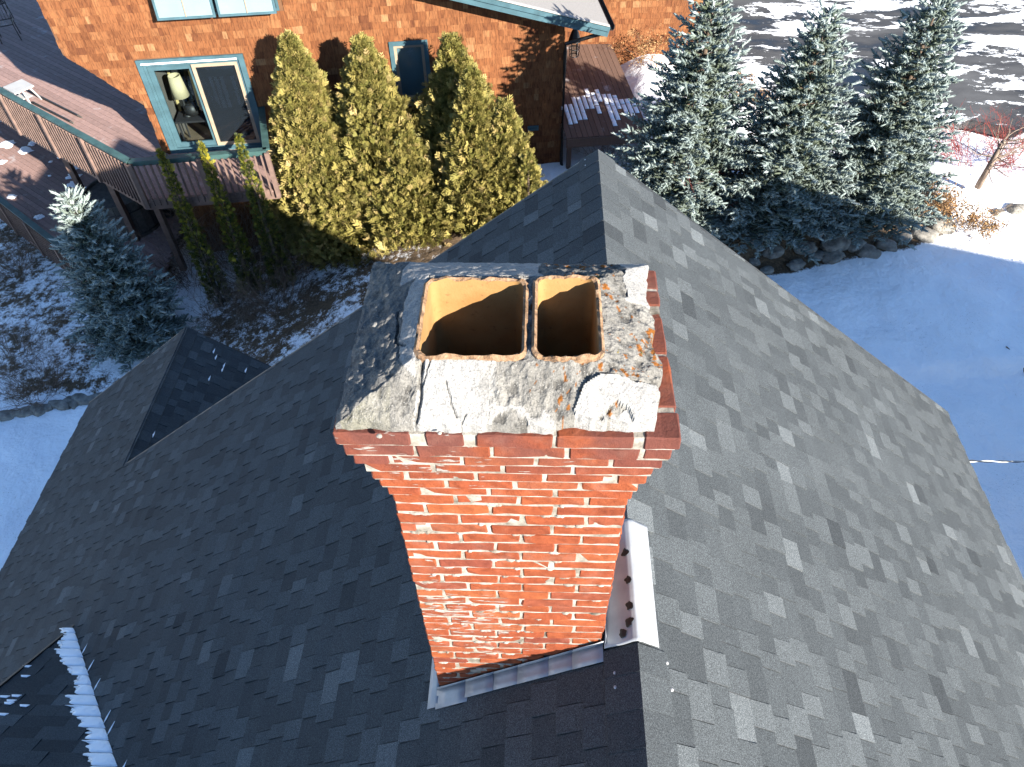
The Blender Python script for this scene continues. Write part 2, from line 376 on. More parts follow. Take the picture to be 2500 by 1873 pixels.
# ------------------------------------------------------------------ our house: roof planes
XR, ZR, M = .449, -3.188+ZO, .79               # ridge
CS = 1/math.sqrt(1+M*M)
XL, XE = -7.25, 4.34                             # eaves
Y0, Y1, Y2 = -5.0, 5.22, 7.65                    # near end, far gable, end of the rear extension
XX = -5.08                                       # ridge of the rear extension
ZX = ZR + M*(XX-XR)
def zl(x): return ZR + M*(x-XR)
def zrr(x): return ZR - M*(x-XR)
house = empty('house', (0, 2, 0), label='dark grey shingled house roof with ridge, rear extension and snowy valley, under the drone', cat='house')
def roof_slab(poly, n, mat, name, parent, th=.12):
    poly = [Vector(p) for p in poly]; k = len(poly)
    vs = poly + [p - n*th for p in poly]
    mb = MB(); mb.add(vs, [tuple(range(k)), tuple(range(2*k-1, k-1, -1))]+[(i, (i+1) % k, k+(i+1) % k, k+i) for i in range(k)])
    return mb.build(name, mat, parent)
simple('roof_deck', (.05, .05, .052), .9, .2, 8)
simple('house_siding', (.42, .4, .36), .8, .12, 3)
NL = Vector((-M, 0, 1)).normalized(); NRr = Vector((M, 0, 1)).normalized(); ND = Vector((0, M, 1)).normalized(); NDm = Vector((0, -M, 1)).normalized()
roof_l = roof_slab([(XR, Y0, ZR), (XR, Y1, ZR), (XX, Y1, ZX), (XX, Y2, ZX), (XL, Y2, zl(XL)), (XL, Y0, zl(XL))], NL, MT['roof_deck'], 'shaded_roof_slope', house)
roof_r = roof_slab([(XR+.001, Y0, ZR), (XE, Y0, zrr(XE)), (XE, Y1, zrr(XE)), (XR+.001, Y1, ZR)], NRr, MT['roof_deck'], 'sunlit_roof_slope', house)
XEX = -1.2
def zx(x): return ZX - M*(x-XX)
roof_x = roof_slab([(XX+.001, Y1-.3, ZX), (XEX, Y1-.3, zx(XEX)), (XEX, Y2, zx(XEX)), (XX+.001, Y2, ZX)], NRr, MT['roof_deck'], 'extension_roof_slope', house)
AX, AY = -4.57, 2.99; AZ = zl(AX)                # foot of the valley of the cross gable
DY = .2; DZ = AZ + M*(AY-DY)                     # cross gable ridge
DXi = XR + (DZ-ZR)/M                             # where that ridge meets the main slope
roof_d = roof_slab([(AX, AY, AZ), (AX, DY, DZ), (DXi, DY, DZ)], ND, MT['roof_deck'], 'cross_gable_slope', house, .09)
roof_d2 = roof_slab([(AX, 2*DY-AY, AZ), (DXi, DY-.001, DZ), (AX, DY-.001, DZ)], NDm, MT['roof_deck'], 'cross_gable_slope', house, .09)

ALL_T = {}                                      # roof -> list of tabs
def shingle_plane(roof, O, a, d, n, L, S, keep, seed, E=.143, wmin=.085, wmax=.215, clip=None):
    """architectural shingles: every tab is a thin wedge lying on the course below"""
    R = random.Random(seed); tabs = []
    k = 0; s = 0
    while s < S-.02:
        u = -R.random()*.3; hi = R.random() < .5
        s1 = min(s+E, S+.015)
        while u < L:
            w = R.uniform(wmin, wmax)*(1.12 if hi else .92); u0, u1 = max(u, 0), min(u+w-(.0045 if w > .05 else .002), L)
            u += w; hi = not hi if R.random() < .86 else hi
            if u1-u0 < .015: continue
            if clip:
                c = clip(u0, u1, s, s1)
                if c is None: continue
                u0, u1 = c
            if not keep((u0+u1)/2, (s+s1)/2): continue
            t = (.0145 if hi else .0065)+R.uniform(-.001, .0015); jit = R.uniform(-.004, .004)
            p = [O+a*u0+d*(s-.01), O+a*u1+d*(s-.01), O+a*u1+d*(s1+jit), O+a*u0+d*(s1+jit)]
            up0, up1 = .0015, t
            V = [p[0]-n*.004, p[1]-n*.004, p[2]-n*.001, p[3]-n*.001, p[0]+n*up0, p[1]+n*up0, p[2]+n*up1, p[3]+n*up1]
            tone = min(1, max(0, R.gauss(.64 if hi else .33, .10))) if R.random() < .97 else R.choice((.0, 1., .95))
            tabs.append((V, tone, (p[0]+p[2])/2))
        s += E; k += 1
    ALL_T.setdefault(roof.name, [roof, []])[1].extend(tabs)
TF = [(0, 3, 2, 1), (4, 5, 6, 7), (0, 1, 5, 4), (1, 2, 6, 5), (2, 3, 7, 6), (3, 0, 4, 7)]
dL = Vector((-1, 0, -M)).normalized(); dR = Vector((1, 0, -M)).normalized(); dD = Vector((0, 1, -M)).normalized(); dDm = Vector((0, -1, -M)).normalized()
SXX = (XR-XX)/CS
def clipL(u0, u1, s, s1):
    if s < SXX-.05:
        lim = Y1-Y0
        if u0 > lim: return None
        return u0, min(u1, lim)
    return u0, u1
chim_box = (-.475, .305, 1.361, 1.90)
def keepL(u, s):
    y = Y0+u; x = XR-s*CS
    return not (chim_box[0]-.0 < x < chim_box[1]+.0 and chim_box[2] < y < chim_box[3])
YY = Vector((0, 1, 0)); XV = Vector((1, 0, 0))
shingle_plane(roof_l, Vector((XR, Y0, ZR)), YY, dL, NL, Y2-Y0, (XR-XL)/CS+.02, keepL, 3, clip=clipL)
shingle_plane(roof_r, Vector((XR, Y0, ZR)), YY, dR, NRr, Y1-Y0, (XE-XR)/CS+.02, lambda u, s: True, 5)
shingle_plane(roof_x, Vector((XX, Y1, ZX)), YY, dR, NRr, Y2-Y1, (XEX-XX)/CS, lambda u, s: True, 8)
def clipD(u0, u1, s, s1):                        # triangle: valley on the right
    ym = DY+(s+s1)/2*CS; xv = DXi + (AX-DXi)*(ym-DY)/(AY-DY)
    if AX+u0 > xv: return None
    return u0, min(u1, xv-AX+.004)
shingle_plane(roof_d, Vector((AX, DY, DZ)), XV, dD, ND, DXi-AX, (AY-DY)/CS, lambda u, s: True, 9, wmin=.2, wmax=.42, clip=clipD)
shingle_plane(roof_d2, Vector((AX, DY, DZ)), XV, dDm, NDm, DXi-AX, (AY-DY)/CS, lambda u, s: True, 10, wmin=.2, wmax=.42, clip=clipD)
cand = []
for nm, (ro, tabs) in ALL_T.items():
    for i, t in enumerate(tabs):
        px, py, dep = to_px(t[2])
        if -20 < px < W+20 and -20 < py < H+20 and dep > .3:
            q = [to_px(t[0][j]) for j in (4, 5, 6, 7)]
            ar = abs(sum(q[j][0]*q[(j+1) % 4][1]-q[(j+1) % 4][0]*q[j][1] for j in range(4)))/2
            cand.append((ar, nm, i))
cand.sort(reverse=True)
single = {(nm, i) for _, nm, i in cand[:296]}
for nm, (ro, tabs) in ALL_T.items():
    rest = MB()
    for i, (V, tone, c) in enumerate(tabs):
        if (nm, i) in single:
            mb = MB(); mb.add(V, TF, tone); link('shingle', mb.mesh('shingle'), MT['shingle'], ro)
        else: rest.add(V, TF, tone)
    if rest.v: link('shingle_field', rest.mesh('shingle_field'), MT['shingle'], ro, kind='stuff')

def ridge_caps(x, z, y0, y1, parent, seed):
    R = random.Random(seed); y = y0; hw = .14; mb = None
    k = 0
    while y < y1:
        e = min(y+.15, y1+.01); t = .0025
        prof = []
        for j in range(9):
            q = (j-4)/4; xx = q*hw; prof.append((x+xx, z - M*abs(xx) + .0215 - .0045*abs(q) - .009*math.exp(-(q*2.2)**2)))
        mb = MB(); vs = []
        for yy, dz in ((y, .006+t*.9), (e+.012, .004)):
            vs += [(px, yy, pz+dz) for px, pz in prof]
        for yy, dz in ((y, .001), (e+.012, -.002)):
            vs += [(px, yy, pz+dz) for px, pz in prof]
        f = [(j, j+1, 9+j+1, 9+j) for j in range(8)]+[(18+j+1, 18+j, 27+j, 27+j+1) for j in range(8)]
        f += [(j+1, j, 18+j, 18+j+1) for j in range(8)]+[(9+j, 9+j+1, 27+j+1, 27+j) for j in range(8)]
        f += [(0, 9, 27, 18), (17, 8, 26, 35)]
        mb.add(vs, f, min(1, max(0, R.gauss(.45, .18))))
        o = link('ridge_cap', mb.mesh('ridge_cap'), MT['shingle'], parent)
        y += .15; k += 1
ridge_caps(XR, ZR, 0.3, 1.30, house, 1)
ridge_caps(XR, ZR, 1.92, Y1, house, 2)
ridge_caps(XR, ZR, -5, .3, house, 6)
ridge_caps(XX, ZX, Y1-.02, Y2, house, 3)
# walls below the eaves
def gable_wall(poly, th, name):
    mb = MB(); k = len(poly); a = [Vector(p) for p in poly]; b = [p+Vector((0, -th, 0)) for p in a]
    mb.add(a+b, [tuple(range(k)), tuple(range(2*k-1, k-1, -1))]+[(i, (i+1) % k, k+(i+1) % k, k+i) for i in range(k)]); return mb.build(name, MT['house_siding'], house)
XWl, XWr = XL+.35, XE-.35
gable_wall([(XWl, Y1-.3, -2.4), (XWr, Y1-.3, -2.4), (XWr, Y1-.3, zrr(XWr)-.16), (XR, Y1-.3, ZR-.16), (XWl, Y1-.3, zl(XWl)-.16)], .2, 'gable_wall')
gable_wall([(XWl, Y2-.3, -2.4), (XEX-.3, Y2-.3, -2.4), (XEX-.3, Y2-.3, zx(XEX-.3)-.16), (XX, Y2-.3, ZX-.16), (XWl, Y2-.3, zl(XWl)-.16)], .2, 'gable_wall')
mb = MB(); mb.box(XWl, XWl+.2, Y0+.3, Y2-.51, -2.4, zl(XWl)-.17); mb.build('eave_wall', MT['house_siding'], house)
mb = MB(); mb.box(XWr-.2, XWr, Y0+.3, Y1-.51, -.6, zrr(XWr)-.17); mb.build('eave_wall', MT['house_siding'], house)
mb = MB(); mb.box(XEX-.5, XEX-.3, Y1-.29, Y2-.51, -2.2, zx(XEX-.3)-.17); mb.build('eave_wall', MT['house_siding'], house)
gable_wall([(XWl, Y0+.3, -2.4), (XWr, Y0+.3, -2.4), (XWr, Y0+.3, zrr(XWr)-.16), (XR, Y0+.3, ZR-.16), (XWl, Y0+.3, zl(XWl)-.16)], .2, 'gable_wall')
mb = MB()                                         # cheek of the cross gable
mb.add([(AX+.06, AY-.1, AZ-.1), (AX+.06, 2*DY-AY+.1, AZ-.1), (AX+.06, DY, DZ-.12), (AX+.18, AY-.1, AZ-.1), (AX+.18, 2*DY-AY+.1, AZ-.1), (AX+.18, DY, DZ-.12)], [(0, 1, 2), (5, 4, 3), (0, 3, 4, 1), (1, 4, 5, 2), (2, 5, 3, 0)]); mb.build('cross_gable_wall', MT['house_siding'], house)
for p, q in (((AX-.012, AY, AZ-.05), (AX-.012, DY, DZ-.05)), ((AX-.012, 2*DY-AY, AZ-.05), (AX-.012, DY, DZ-.05))):
    mb = MB(); mb.beam(p, q, .02, .12); mb.build('rake_board', MT['dark_metal'], house)
for xe, za in ((XL-.012, zl(XL)-.07), (XE+.012, zrr(XE)-.07)):
    mb = MB(); mb.beam((xe, Y0, za), (xe, Y2 if xe < 0 else Y1, za), .02, .12); mb.build('drip_edge', MT['dark_metal'], house)
for (xa, za), (xb, zb), yy in (((XR, ZR), (XE, zrr(XE)), Y1), ((XR, ZR), (XX, ZX), Y1), ((XX, ZX), (XL, zl(XL)), Y2), ((XX, ZX), (XEX, zx(XEX)), Y2)):
    mb = MB(); mb.beam((xa, yy+.012, za-.07), (xb, yy+.012, zb-.07), .02, .12); mb.build('rake_board', MT['dark_metal'], house)
# white sealant dabs over nail heads
for q, pl in [((1507, 1646), 'L'), ((1508, 1681), 'L'), ((1621, 1622), 'R'), ((1633, 1687), 'R'), ((1432, 394), 'L'), ((1433, 408), 'L')]:
    d = ray(*q); m_ = M if pl == 'L' else -M
    t = ((ZR-ZO) - m_*XR)/(d.z-m_*d.x); p = d*t + Vector((0, 0, ZO)); n_ = NL if pl == 'L' else NRr
    bm = bmesh.new(); bmesh.ops.create_icosphere(bm, subdivisions=2, radius=.0085)
    for v in bm.verts: v.co = Vector((v.co.x*(1+.2*nz(v.co.x*200, 1)), v.co.y, v.co.z*.5)); v.co = p + n_*.017 + v.co
    me = bpy.data.meshes.new('sealant_dab'); bm.to_mesh(me); bm.free(); link('sealant_dab', me, MT['white_plastic'], house)

# snow lying along the valley, course by course
def snow_chip(mb, pts, n, th):
    """pts: outline on the roof surface; slightly domed slab"""
    pts = [Vector(p) for p in pts]; c = sum(pts, Vector())/len(pts); k = len(pts)
    vs = [p for p in pts]+[p.lerp(c, .1)+n*th*.8 for p in pts]+[p.lerp(c, .45)+n*th for p in pts]+[c+n*th]
    fs = []
    for i in range(k):
        j = (i+1) % k
        fs += [(i, j, k+j, k+i), (k+i, k+j, 2*k+j, 2*k+i), (2*k+i, 2*k+j, 3*k)]
    mb.add(vs, fs)
mb = MB(); R = random.Random(4); nco = int((AY-DY)/CS/.143)
for c in range(nco+1):
    s0, s1 = c*.143, (c+1)*.143
    ya, yb = DY+s0*CS, DY+s1*CS
    def vx(y): return DXi+(AX-DXi)*(y-DY)/(AY-DY)
    if ya > AY-.03: continue
    yb = min(yb, AY-.02)
    wid = (.25+.06*math.sin(c*1.3))*(.55+.45*min(1, (nco-c)/3+.3))*R.uniform(.8, 1.15)
    def pt(x, y): return Vector((x, y, AZ+M*(AY-y)))+ND*.012
    o = [pt(vx(ya)-.004, ya+.003), pt(vx(yb)-.004, yb-.004)]
    nn = 9
    for i in range(nn+1):                        # ragged left edge, bottom to top
        q = i/nn; y = yb+(ya-yb)*q - (.006 if i == 0 else 0)
        o.append(pt(min(vx(y)-.05, vx((ya+yb)/2)-wid*(1.0-.45*q)+R.uniform(-.03, .03)), y+(.003 if i == nn else 0)))
    snow_chip(mb, o, ND, .012)
    if R.random() < .3:                          # slivers on the main slope side
        y = (ya+yb)/2; x = vx(y)+.01; b = Vector((x, y, zl(x)))+NL*.01
        snow_chip(mb, [b, b+Vector((.02, .03, M*.02)), b+Vector((.035, .10, M*.035)), b+Vector((.005, .04, M*.005))], NL, .006)
for px, py in [(12, 1702), (22, 1718), (60, 1724), (8, 1745), (66, 1628), (62, 1652), (40, 1700), (28, 1712)]:
    d = ray(px, py); t = ((AZ-ZO)+M*AY)/(d.z+M*d.y); b = d*t+Vector((0, 0, ZO))+ND*.012
    snow_chip(mb, [b, b+Vector((.05, 0, 0)), b+Vector((.035, -.025, M*.025)), b+Vector((-.02, -.02, M*.02)), b+Vector((-.04, .0, 0))], ND, .006)
for px, py in [(525, 880), (545, 900), (541, 910), (509, 932), (598, 912), (372, 1070), (520, 865)]:
    d = ray(px, py); t = (ZX-ZO+M*XX)/(d.z+M*d.x); b = d*t+Vector((0, 0, ZO))+NRr*.012
    snow_chip(mb, [b, b+Vector((.002, .05, -M*.002)), b+Vector((-.004, .11, M*.004)), b+Vector((-.016, .03, M*.016))], NRr, .006)
mb.build('valley_snow', MT['snow'], None, True, label='serrated strip of blue-white snow in the roof valley, lower left', cat='snow', kind='stuff')

# ------------------------------------------------------------------ the chimney
CX0, CX1, CY0, CY1 = chim_box; ZT = 8.645; CH = .0635
chim = empty('chimney', ((CX0+CX1)/2, (CY0+CY1)/2, zl(CX0)), label='red brick chimney with two clay flues and cracked mortar crown, on the grey roof', cat='chimney')
CORB = [.091, .082, .066, .05, .036, .023, .009]
def brick_mesh(lx, ly, lz, seed, chip=.003):
    R = random.Random(seed); bm = bmesh.new(); bmesh.ops.create_cube(bm, size=1)
    for v in bm.verts: v.co = Vector((v.co.x*lx, v.co.y*ly, v.co.z*lz))
    bmesh.ops.subdivide_edges(bm, edges=[e for e in bm.edges if abs((e.verts[0].co-e.verts[1].co).normalized().x) > .9], cuts=3 if lx > .12 else 1, use_grid_fill=True)
    long_e = [e for e in bm.edges if len(e.link_faces) == 2 and e.calc_face_angle(0) > .5]
    bmesh.ops.bevel(bm, geom=long_e, offset=.0045, segments=1, affect='EDGES')
    ox = R.random()*50
    for v in bm.verts:
        v.co += Vector((nz(v.co.x*30+ox, v.co.z*40, v.co.y*20), nz(v.co.x*30, ox+v.co.z*40, 5), nz(v.co.x*22, 3, ox+v.co.z*30)))*chip*1.6
        v.co += Vector((R.uniform(-1, 1), R.uniform(-1, 1), R.uniform(-1, 1)))*chip*.35
    if R.random() < .16:                          # a broken arris
        cx = R.choice((-1, 1))*lx/2; cz = R.choice((-1, 1))*lz/2; k = R.uniform(.012, .03)
        for v in bm.verts:
            d = math.hypot(v.co.x-cx, v.co.z-cz)
            if d < k*2: v.co.y += (1 if v.co.y < 0 else 0)*(k*2-d)*.35; v.co.z -= (cz/abs(cz))*(k*2-d)*.25
    me = bpy.data.meshes.new('brick'); bm.to_mesh(me); bm.free(); return me
back = MB(); mort = MB(); nbr = 0
def under_roof(x, z): return z < (zl(x) if x < XR else zrr(x)) - .06
R = random.Random(21)
for k in range(40):
    c = CORB[k] if k < len(CORB) else 0
    z1 = ZT-CH*k; z0 = z1-CH
    x0, x1, y0, y1 = CX0-c, CX1+c, CY0-c, CY1+c
    if z1 < zl(x0)-.05: break
    D = .05 if k > 6 else .1
    rec = .005
    for (a, b, e, f) in ((x0+rec, x1-rec, y0+rec, y0+D), (x0+rec, x1-rec, y1-D, y1-rec), (x0+rec, x0+D, y0+D+.001, y1-D-.001), (x1-D, x1-rec, y0+D+.001, y1-D-.001)):
        mort.box(a, b, e, f, z0, z1 if k else z1-.008)
    def run(a, b, start_half):
        out = []; u = a; first = True
        while u < b-.02:
            l = (.103 if (first and start_half) else .2055)+R.uniform(-.006, .006)
            if b-(u+l) < .06: l = b-u
            out.append((u, min(u+l, b))); u += l+.0105+R.uniform(-.0025, .003); first = False
        return out
    hz = CH-.0105
    for face in ('front', 'back', 'left', 'right'):
        segs = run(x0, x1, k % 2 == 0) if face in ('front', 'back') else run(y0+D+.011, y1-D-.011, k % 2 == 1)
        if k == 0 and face == 'front': segs = [(x0-.004, x0+.212), (x0+.255, x0+.362), (x0+.398, x0+.612), (x0+.622, x0+.838), (x0+.868, x1+.006)]
        for (u0, u1) in segs:
            if u1-u0 < .02: continue
            pr = R.uniform(-.0025, .0025); zz = (z0+z1)/2+R.uniform(-.0015, .0015)
            if face == 'front': ce = Vector(((u0+u1)/2, y0+D/2+pr, zz)); rz = 0; dx = u0
            elif face == 'back': ce = Vector(((u0+u1)/2, y1-D/2+pr, zz)); rz = math.pi; dx = u0
            elif face == 'left': ce = Vector((x0+D/2+pr, (u0+u1)/2, zz)); rz = -math.pi/2; dx = x0
            else: ce = Vector((x1-D/2+pr, (u0+u1)/2, zz)); rz = math.pi/2; dx = x1
            if under_roof(ce.x, zz): continue
            if face == 'back' and k > 1:
                back.box(u0, u1, y1-D+.002, y1+pr, zz-hz/2, zz+hz/2); continue
            me = brick_mesh(u1-u0, D-.002, hz, R.random()); nbr += 1
            o = link('brick', me, MT['brick'], None); o.parent = chim; o.matrix_parent_inverse = Matrix.Translation(-Vector(chim.location))
            o.location = ce; o.rotation_euler = (R.uniform(-.008, .008), R.uniform(-.008, .008), rz+R.uniform(-.008, .008))
back.build('rear_brickwork', MT['brick'], chim, kind='stuff')
mort.build('mortar_bed', MT['mortar'], chim)
# lumps of mortar squeezed out of the joints of the front face
sm = MB()
for i in range(150):
    k = R.randrange(1, 34); c = CORB[k] if k < len(CORB) else 0
    u = R.random()**1.25; x = CX0-c+.02+(CX1-CX0+2*c-.04)*u
    if R.random() < .35: x = R.uniform(CX0+.05, CX0+.42)
    z = ZT-CH*k
    if under_roof(x, z-.04): continue
    w = R.uniform(.008, .026); h = R.uniform(.004, .009); x = min(max(x, CX0-c+.045), CX1+c-.045)
    y = CY0-c+.004
    n = 14; ring = []
    for j in range(n):
        a = 2*math.pi*j/n; q = 1+R.uniform(-.35, .35); ring.append((x+math.cos(a)*w*q, y, z-CH*.0+math.sin(a)*h*q))
    inn = [(x+(p[0]-x)*.6, y-R.uniform(.004, .007), z+(p[2]-z)*.7) for p in ring]
    sm.add(ring+inn+[(x, y-.006, z)], [(j, (j+1) % n, n+(j+1) % n, n+j) for j in range(n)]+[(n+j, n+(j+1) % n, 2*n) for j in range(n)])
sm.build('mortar_smear', MT['mortar'], chim, True, kind='stuff')

# crown
FL = (-.345, -.028, 1.415, 1.757); FR = (-.016, .187, 1.415, 1.765); ZRIM = 8.802
def rr_sd(x, y, b, r):                            # rounded rectangle, signed distance
    cx, cy = (b[0]+b[1])/2, (b[2]+b[3])/2; hx, hy = (b[1]-b[0])/2-r, (b[3]-b[2])/2-r
    qx, qy = abs(x-cx)-hx, abs(y-cy)-hy
    return math.hypot(max(qx, 0), max(qy, 0))+min(max(qx, qy), 0)-r
TX0, TX1, TY0, TY1 = CX0-.091, CX1+.091, CY0-.091, CY1+.091
def seg_d(x, y, pts):
    best = 9
    for (ax, ay), (bx, by) in zip(pts, pts[1:]):
        dx, dy = bx-ax, by-ay; t = max(0, min(1, ((x-ax)*dx+(y-ay)*dy)/(dx*dx+dy*dy))); best = min(best, math.hypot(x-ax-t*dx, y-ay-t*dy))
    return best
def crown_pt(px, py):                             # a photo point on the crown, taken near mid height
    p = at_z(px*1.1302, py*1.1302, 8.72); return (p.x, p.y)
CRACK = [crown_pt(*q) for q in [(935, 775), (922, 805), (912, 835), (908, 862), (893, 893), (878, 912), (872, 930)]]
CRK2 = [crown_pt(*q) for q in [(955, 775), (935, 812), (915, 845)]]
CRK3 = [crown_pt(*q) for q in [(965, 842), (975, 870), (985, 885)]]
CRK4 = [crown_pt(*q) for q in [(1005, 882), (985, 905), (970, 920)]]
CRK5 = [crown_pt(*q) for q in [(862, 690), (862, 730), (858, 760), (880, 775)]]
PATCH = [crown_pt(*q) for q in [(1245, 905), (1228, 885), (1250, 850), (1275, 835), (1310, 840), (1340, 825), (1375, 838), (1400, 822), (1432, 850)]]
PIN = [crown_pt(*q) for q in [(1250, 900), (1240, 880), (1260, 850), (1290, 838), (1330, 838), (1370, 842), (1420, 830), (1440, 870), (1430, 900), (1390, 915), (1360, 880), (1330, 870), (1290, 890), (1270, 925)]]
def inpoly(x, y, P):
    c = False; j = len(P)-1
    for i in range(len(P)):
        if (P[i][1] > y) != (P[j][1] > y) and x < (P[j][0]-P[i][0])*(y-P[i][1])/(P[j][1]-P[i][1])+P[i][0]: c = not c
        j = i
    return c
def build_crown():
    st = .0034; nx = int((TX1-TX0+.02)/st); ny = int((TY1-TY0+.02)/st)
    idx = {}; V = []; C = []; A = []
    fx0, fx1, fy0, fy1 = FL[0], FR[1], FL[2], FR[3]
    for i in range(nx+1):
        for j in range(ny+1):
            x = TX0-.01+i*st; y = TY0-.01+j*st
            ylo = TY0+.012+.016*fbm(x*14, 3, 3, 3)+(.012 if x > .05 else 0); yhi = TY1-.01+.01*fbm(x*14, 9, 3, 3)
            xlo = TX0+.006+.01*fbm(y*14, 5, 3, 3); xhi = TX1-.045+.05*fbm(y*11, 1, 5, 3)-(.03 if y < TY0+.1 else 0)
            if x < xlo-st or x > xhi+st or y < ylo-st or y > yhi+st: continue
            x = min(max(x, xlo), xhi); y = min(max(y, ylo), yhi)
            if rr_sd(x, y, FL, .036) < -.003 or rr_sd(x, y, FR, .036) < -.003: continue
            hL = (x-TX0)/(fx0-TX0); hR = (TX1-x)/(TX1-fx1); hF = (y-TY0)/(fy0-TY0); hB = (TY1-y)/(TY1-fy1)
            h = max(0, min(hL, hR, hF, hB, 1))
            z = ZT+.010+.134*(h**.85)
            rgh = fbm(x*26, y*26, 9, 5)
            g1 = fbm(x*5, y*5, 1.5, 4); g2 = fbm(x*12, y*12, 7.7, 4)
            white = 0.
            left_part = x < -.40+.03*g1
            # smooth white repair: strip round the left flue, behind it and the front middle
            dfl = rr_sd(x, y, FL, .035)
            if dfl < .05+.03*g1 and x < -.335: white = 1
            if y > 1.775+.02*g1 and -.43 < x < .02+.1*g1: white = max(white, .9)
            cr = CRACK[0][0]+(CRACK[-1][0]-CRACK[0][0])*(CRACK[0][1]-y)/(CRACK[0][1]-CRACK[-1][1])
            if y < 1.42 and cr < x < -.13+.09*g1+.05*g2: white = max(white, 1-max(0, (x+.19)/.1)*.8)
            pin = inpoly(x, y, PIN)
            if pin: white = 1
            if x > .27+.04*g2 and y > 1.72+.06*g1: white = .95
            if x > .2 and y < 1.36 and g2 > .12: white = max(white, .9)
            if y < TY0+.05 and g2 > .10 and x > -.3: white = max(white, .7)
            white = max(0, min(1, white))
            agg = 1-white
            base = np.array((.44, .42, .38))*(1+.5*g2)*(.55 if rgh < -.17 else 1)
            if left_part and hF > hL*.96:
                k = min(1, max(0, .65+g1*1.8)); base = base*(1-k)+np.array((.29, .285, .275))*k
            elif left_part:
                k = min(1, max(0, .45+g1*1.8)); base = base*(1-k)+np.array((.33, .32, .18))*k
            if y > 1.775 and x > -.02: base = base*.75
            lich = fbm(x*58, y*58, 3.3, 3) + 1.0*max(0, fbm(x*7+3, y*7, 8, 2)+.06)
            if x > -.02 and lich > .33 and white < .6: base = np.array((.46, .17, .035)); agg = .2
            wc = np.array((.74, .72, .68))*(1+.12*g2)
            cc = base*(1-white)+wc*white
            z += rgh*(.022 if white < .5 else .007) + white*.004
            if pin:
                z += .011+.006*g2
            for pts, wd, dp in ((CRACK, .0045, .02), (CRK2, .002, .008), (CRK3, .002, .007), (CRK4, .002, .007), (CRK5, .003, .012)):
                d = seg_d(x+.006*fbm(y*60, x*60, 2, 2), y, pts)
                if d < wd*2: z -= dp*(1-d/(wd*2))
                if d < wd*1.1: cc = cc*.45
            idx[(i, j)] = len(V); V.append((x, y, z)); C.append((*cc, 1)); A.append(agg)
    F = []
    for (i, j), a in idx.items():
        b, c, d = idx.get((i+1, j)), idx.get((i+1, j+1)), idx.get((i, j+1))
        if b is not None and c is not None and d is not None: F.append((a, b, c, d))
    me = bpy.data.meshes.new('crown'); me.from_pydata(V, [], F)
    ca = me.attributes.new('col', 'FLOAT_COLOR', 'POINT'); ca.data.foreach_set('color', np.array(C, np.float32).ravel())
    aa = me.attributes.new('agg', 'FLOAT', 'POINT'); aa.data.foreach_set('value', np.array(A, np.float32))
    bm = bmesh.new(); bm.from_mesh(me)
    bmesh.ops.delete(bm, geom=[v for v in bm.verts if not v.link_faces], context='VERTS')
    be = [e for e in bm.edges if len(e.link_faces) == 1 and rr_sd(e.verts[0].co.x, e.verts[0].co.y, (FL[0], FR[1], FL[2], FR[3]), .03) > .02]
    r = bmesh.ops.extrude_edge_only(bm, edges=be)
    for g in r['geom']:
        if isinstance(g, bmesh.types.BMVert): g.co.z = ZT-.012 if rr_sd(g.co.x, g.co.y, (FL[0], FR[1], FL[2], FR[3]), .03) > .02 else g.co.z-.04
    bmesh.ops.recalc_face_normals(bm, faces=bm.faces)
    bm.to_mesh(me); bm.free()
    return link('crown', me, MT['crown'], chim)
build_crown()
def flue(b, rim_z, seed):
    R = random.Random(seed); n = 56; r = .036; t = .0155
    cx, cy = (b[0]+b[1])/2, (b[2]+b[3])/2
    def ring(off, rad):
        hx, hy = (b[1]-b[0])/2-off, (b[3]-b[2])/2-off; out = []
        for q, (sx, sy) in enumerate(((1, 1), (-1, 1), (-1, -1), (1, -1))):
            for i in range(6):
                a = math.pi/2*(q+i/5); out.append((cx+sx*(hx-rad)+math.cos(a)*rad, cy+sy*(hy-rad)+math.sin(a)*rad))
            nxt = ((1, 1), (-1, 1), (-1, -1), (1, -1))[(q+1) % 4]
            a = math.pi/2*(q+1); p = (cx+sx*(hx-rad)+math.cos(a)*rad, cy+sy*(hy-rad)+math.sin(a)*rad); p2 = (cx+nxt[0]*(hx-rad)+math.cos(a)*rad, cy+nxt[1]*(hy-rad)+math.sin(a)*rad)
            for i in range(1, 9): out.append((p[0]+(p2[0]-p[0])*i/9, p[1]+(p2[1]-p[1])*i/9))
        return out
    O, I = ring(0, r), ring(t, r-.008); N = len(O)
    mids = ring(t*.5, r-.004)
    def rz(x, y): return rim_z+fbm(x*34, y*34, seed, 4)*.022
    vs = [(x, y, 8.45) for x, y in O]+[(x, y, rz(x, y)-.008) for x, y in O]+[(x, y, rz(x, y)) for x, y in mids]+[(x, y, rz(x, y)-.007+.008*nz(x*60, y*60, 2)) for x, y in I]
    fs = []
    for a in range(3): fs += [(a*N+i, a*N+(i+1) % N, (a+1)*N+(i+1) % N, (a+1)*N+i) for i in range(N)]
    body = MB(); body.add(vs, fs); o = body.build('flue_rim', MT['flue_rim'], chim, False)
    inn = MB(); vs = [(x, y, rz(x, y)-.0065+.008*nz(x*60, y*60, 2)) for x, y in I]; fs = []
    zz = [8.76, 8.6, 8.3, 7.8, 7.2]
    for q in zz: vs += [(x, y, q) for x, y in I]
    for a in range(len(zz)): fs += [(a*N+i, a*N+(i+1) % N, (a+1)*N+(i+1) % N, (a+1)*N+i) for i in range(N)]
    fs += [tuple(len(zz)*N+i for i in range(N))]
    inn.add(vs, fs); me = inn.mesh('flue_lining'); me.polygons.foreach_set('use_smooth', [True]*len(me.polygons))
    link('flue_lining', me, MT['flue'], o)
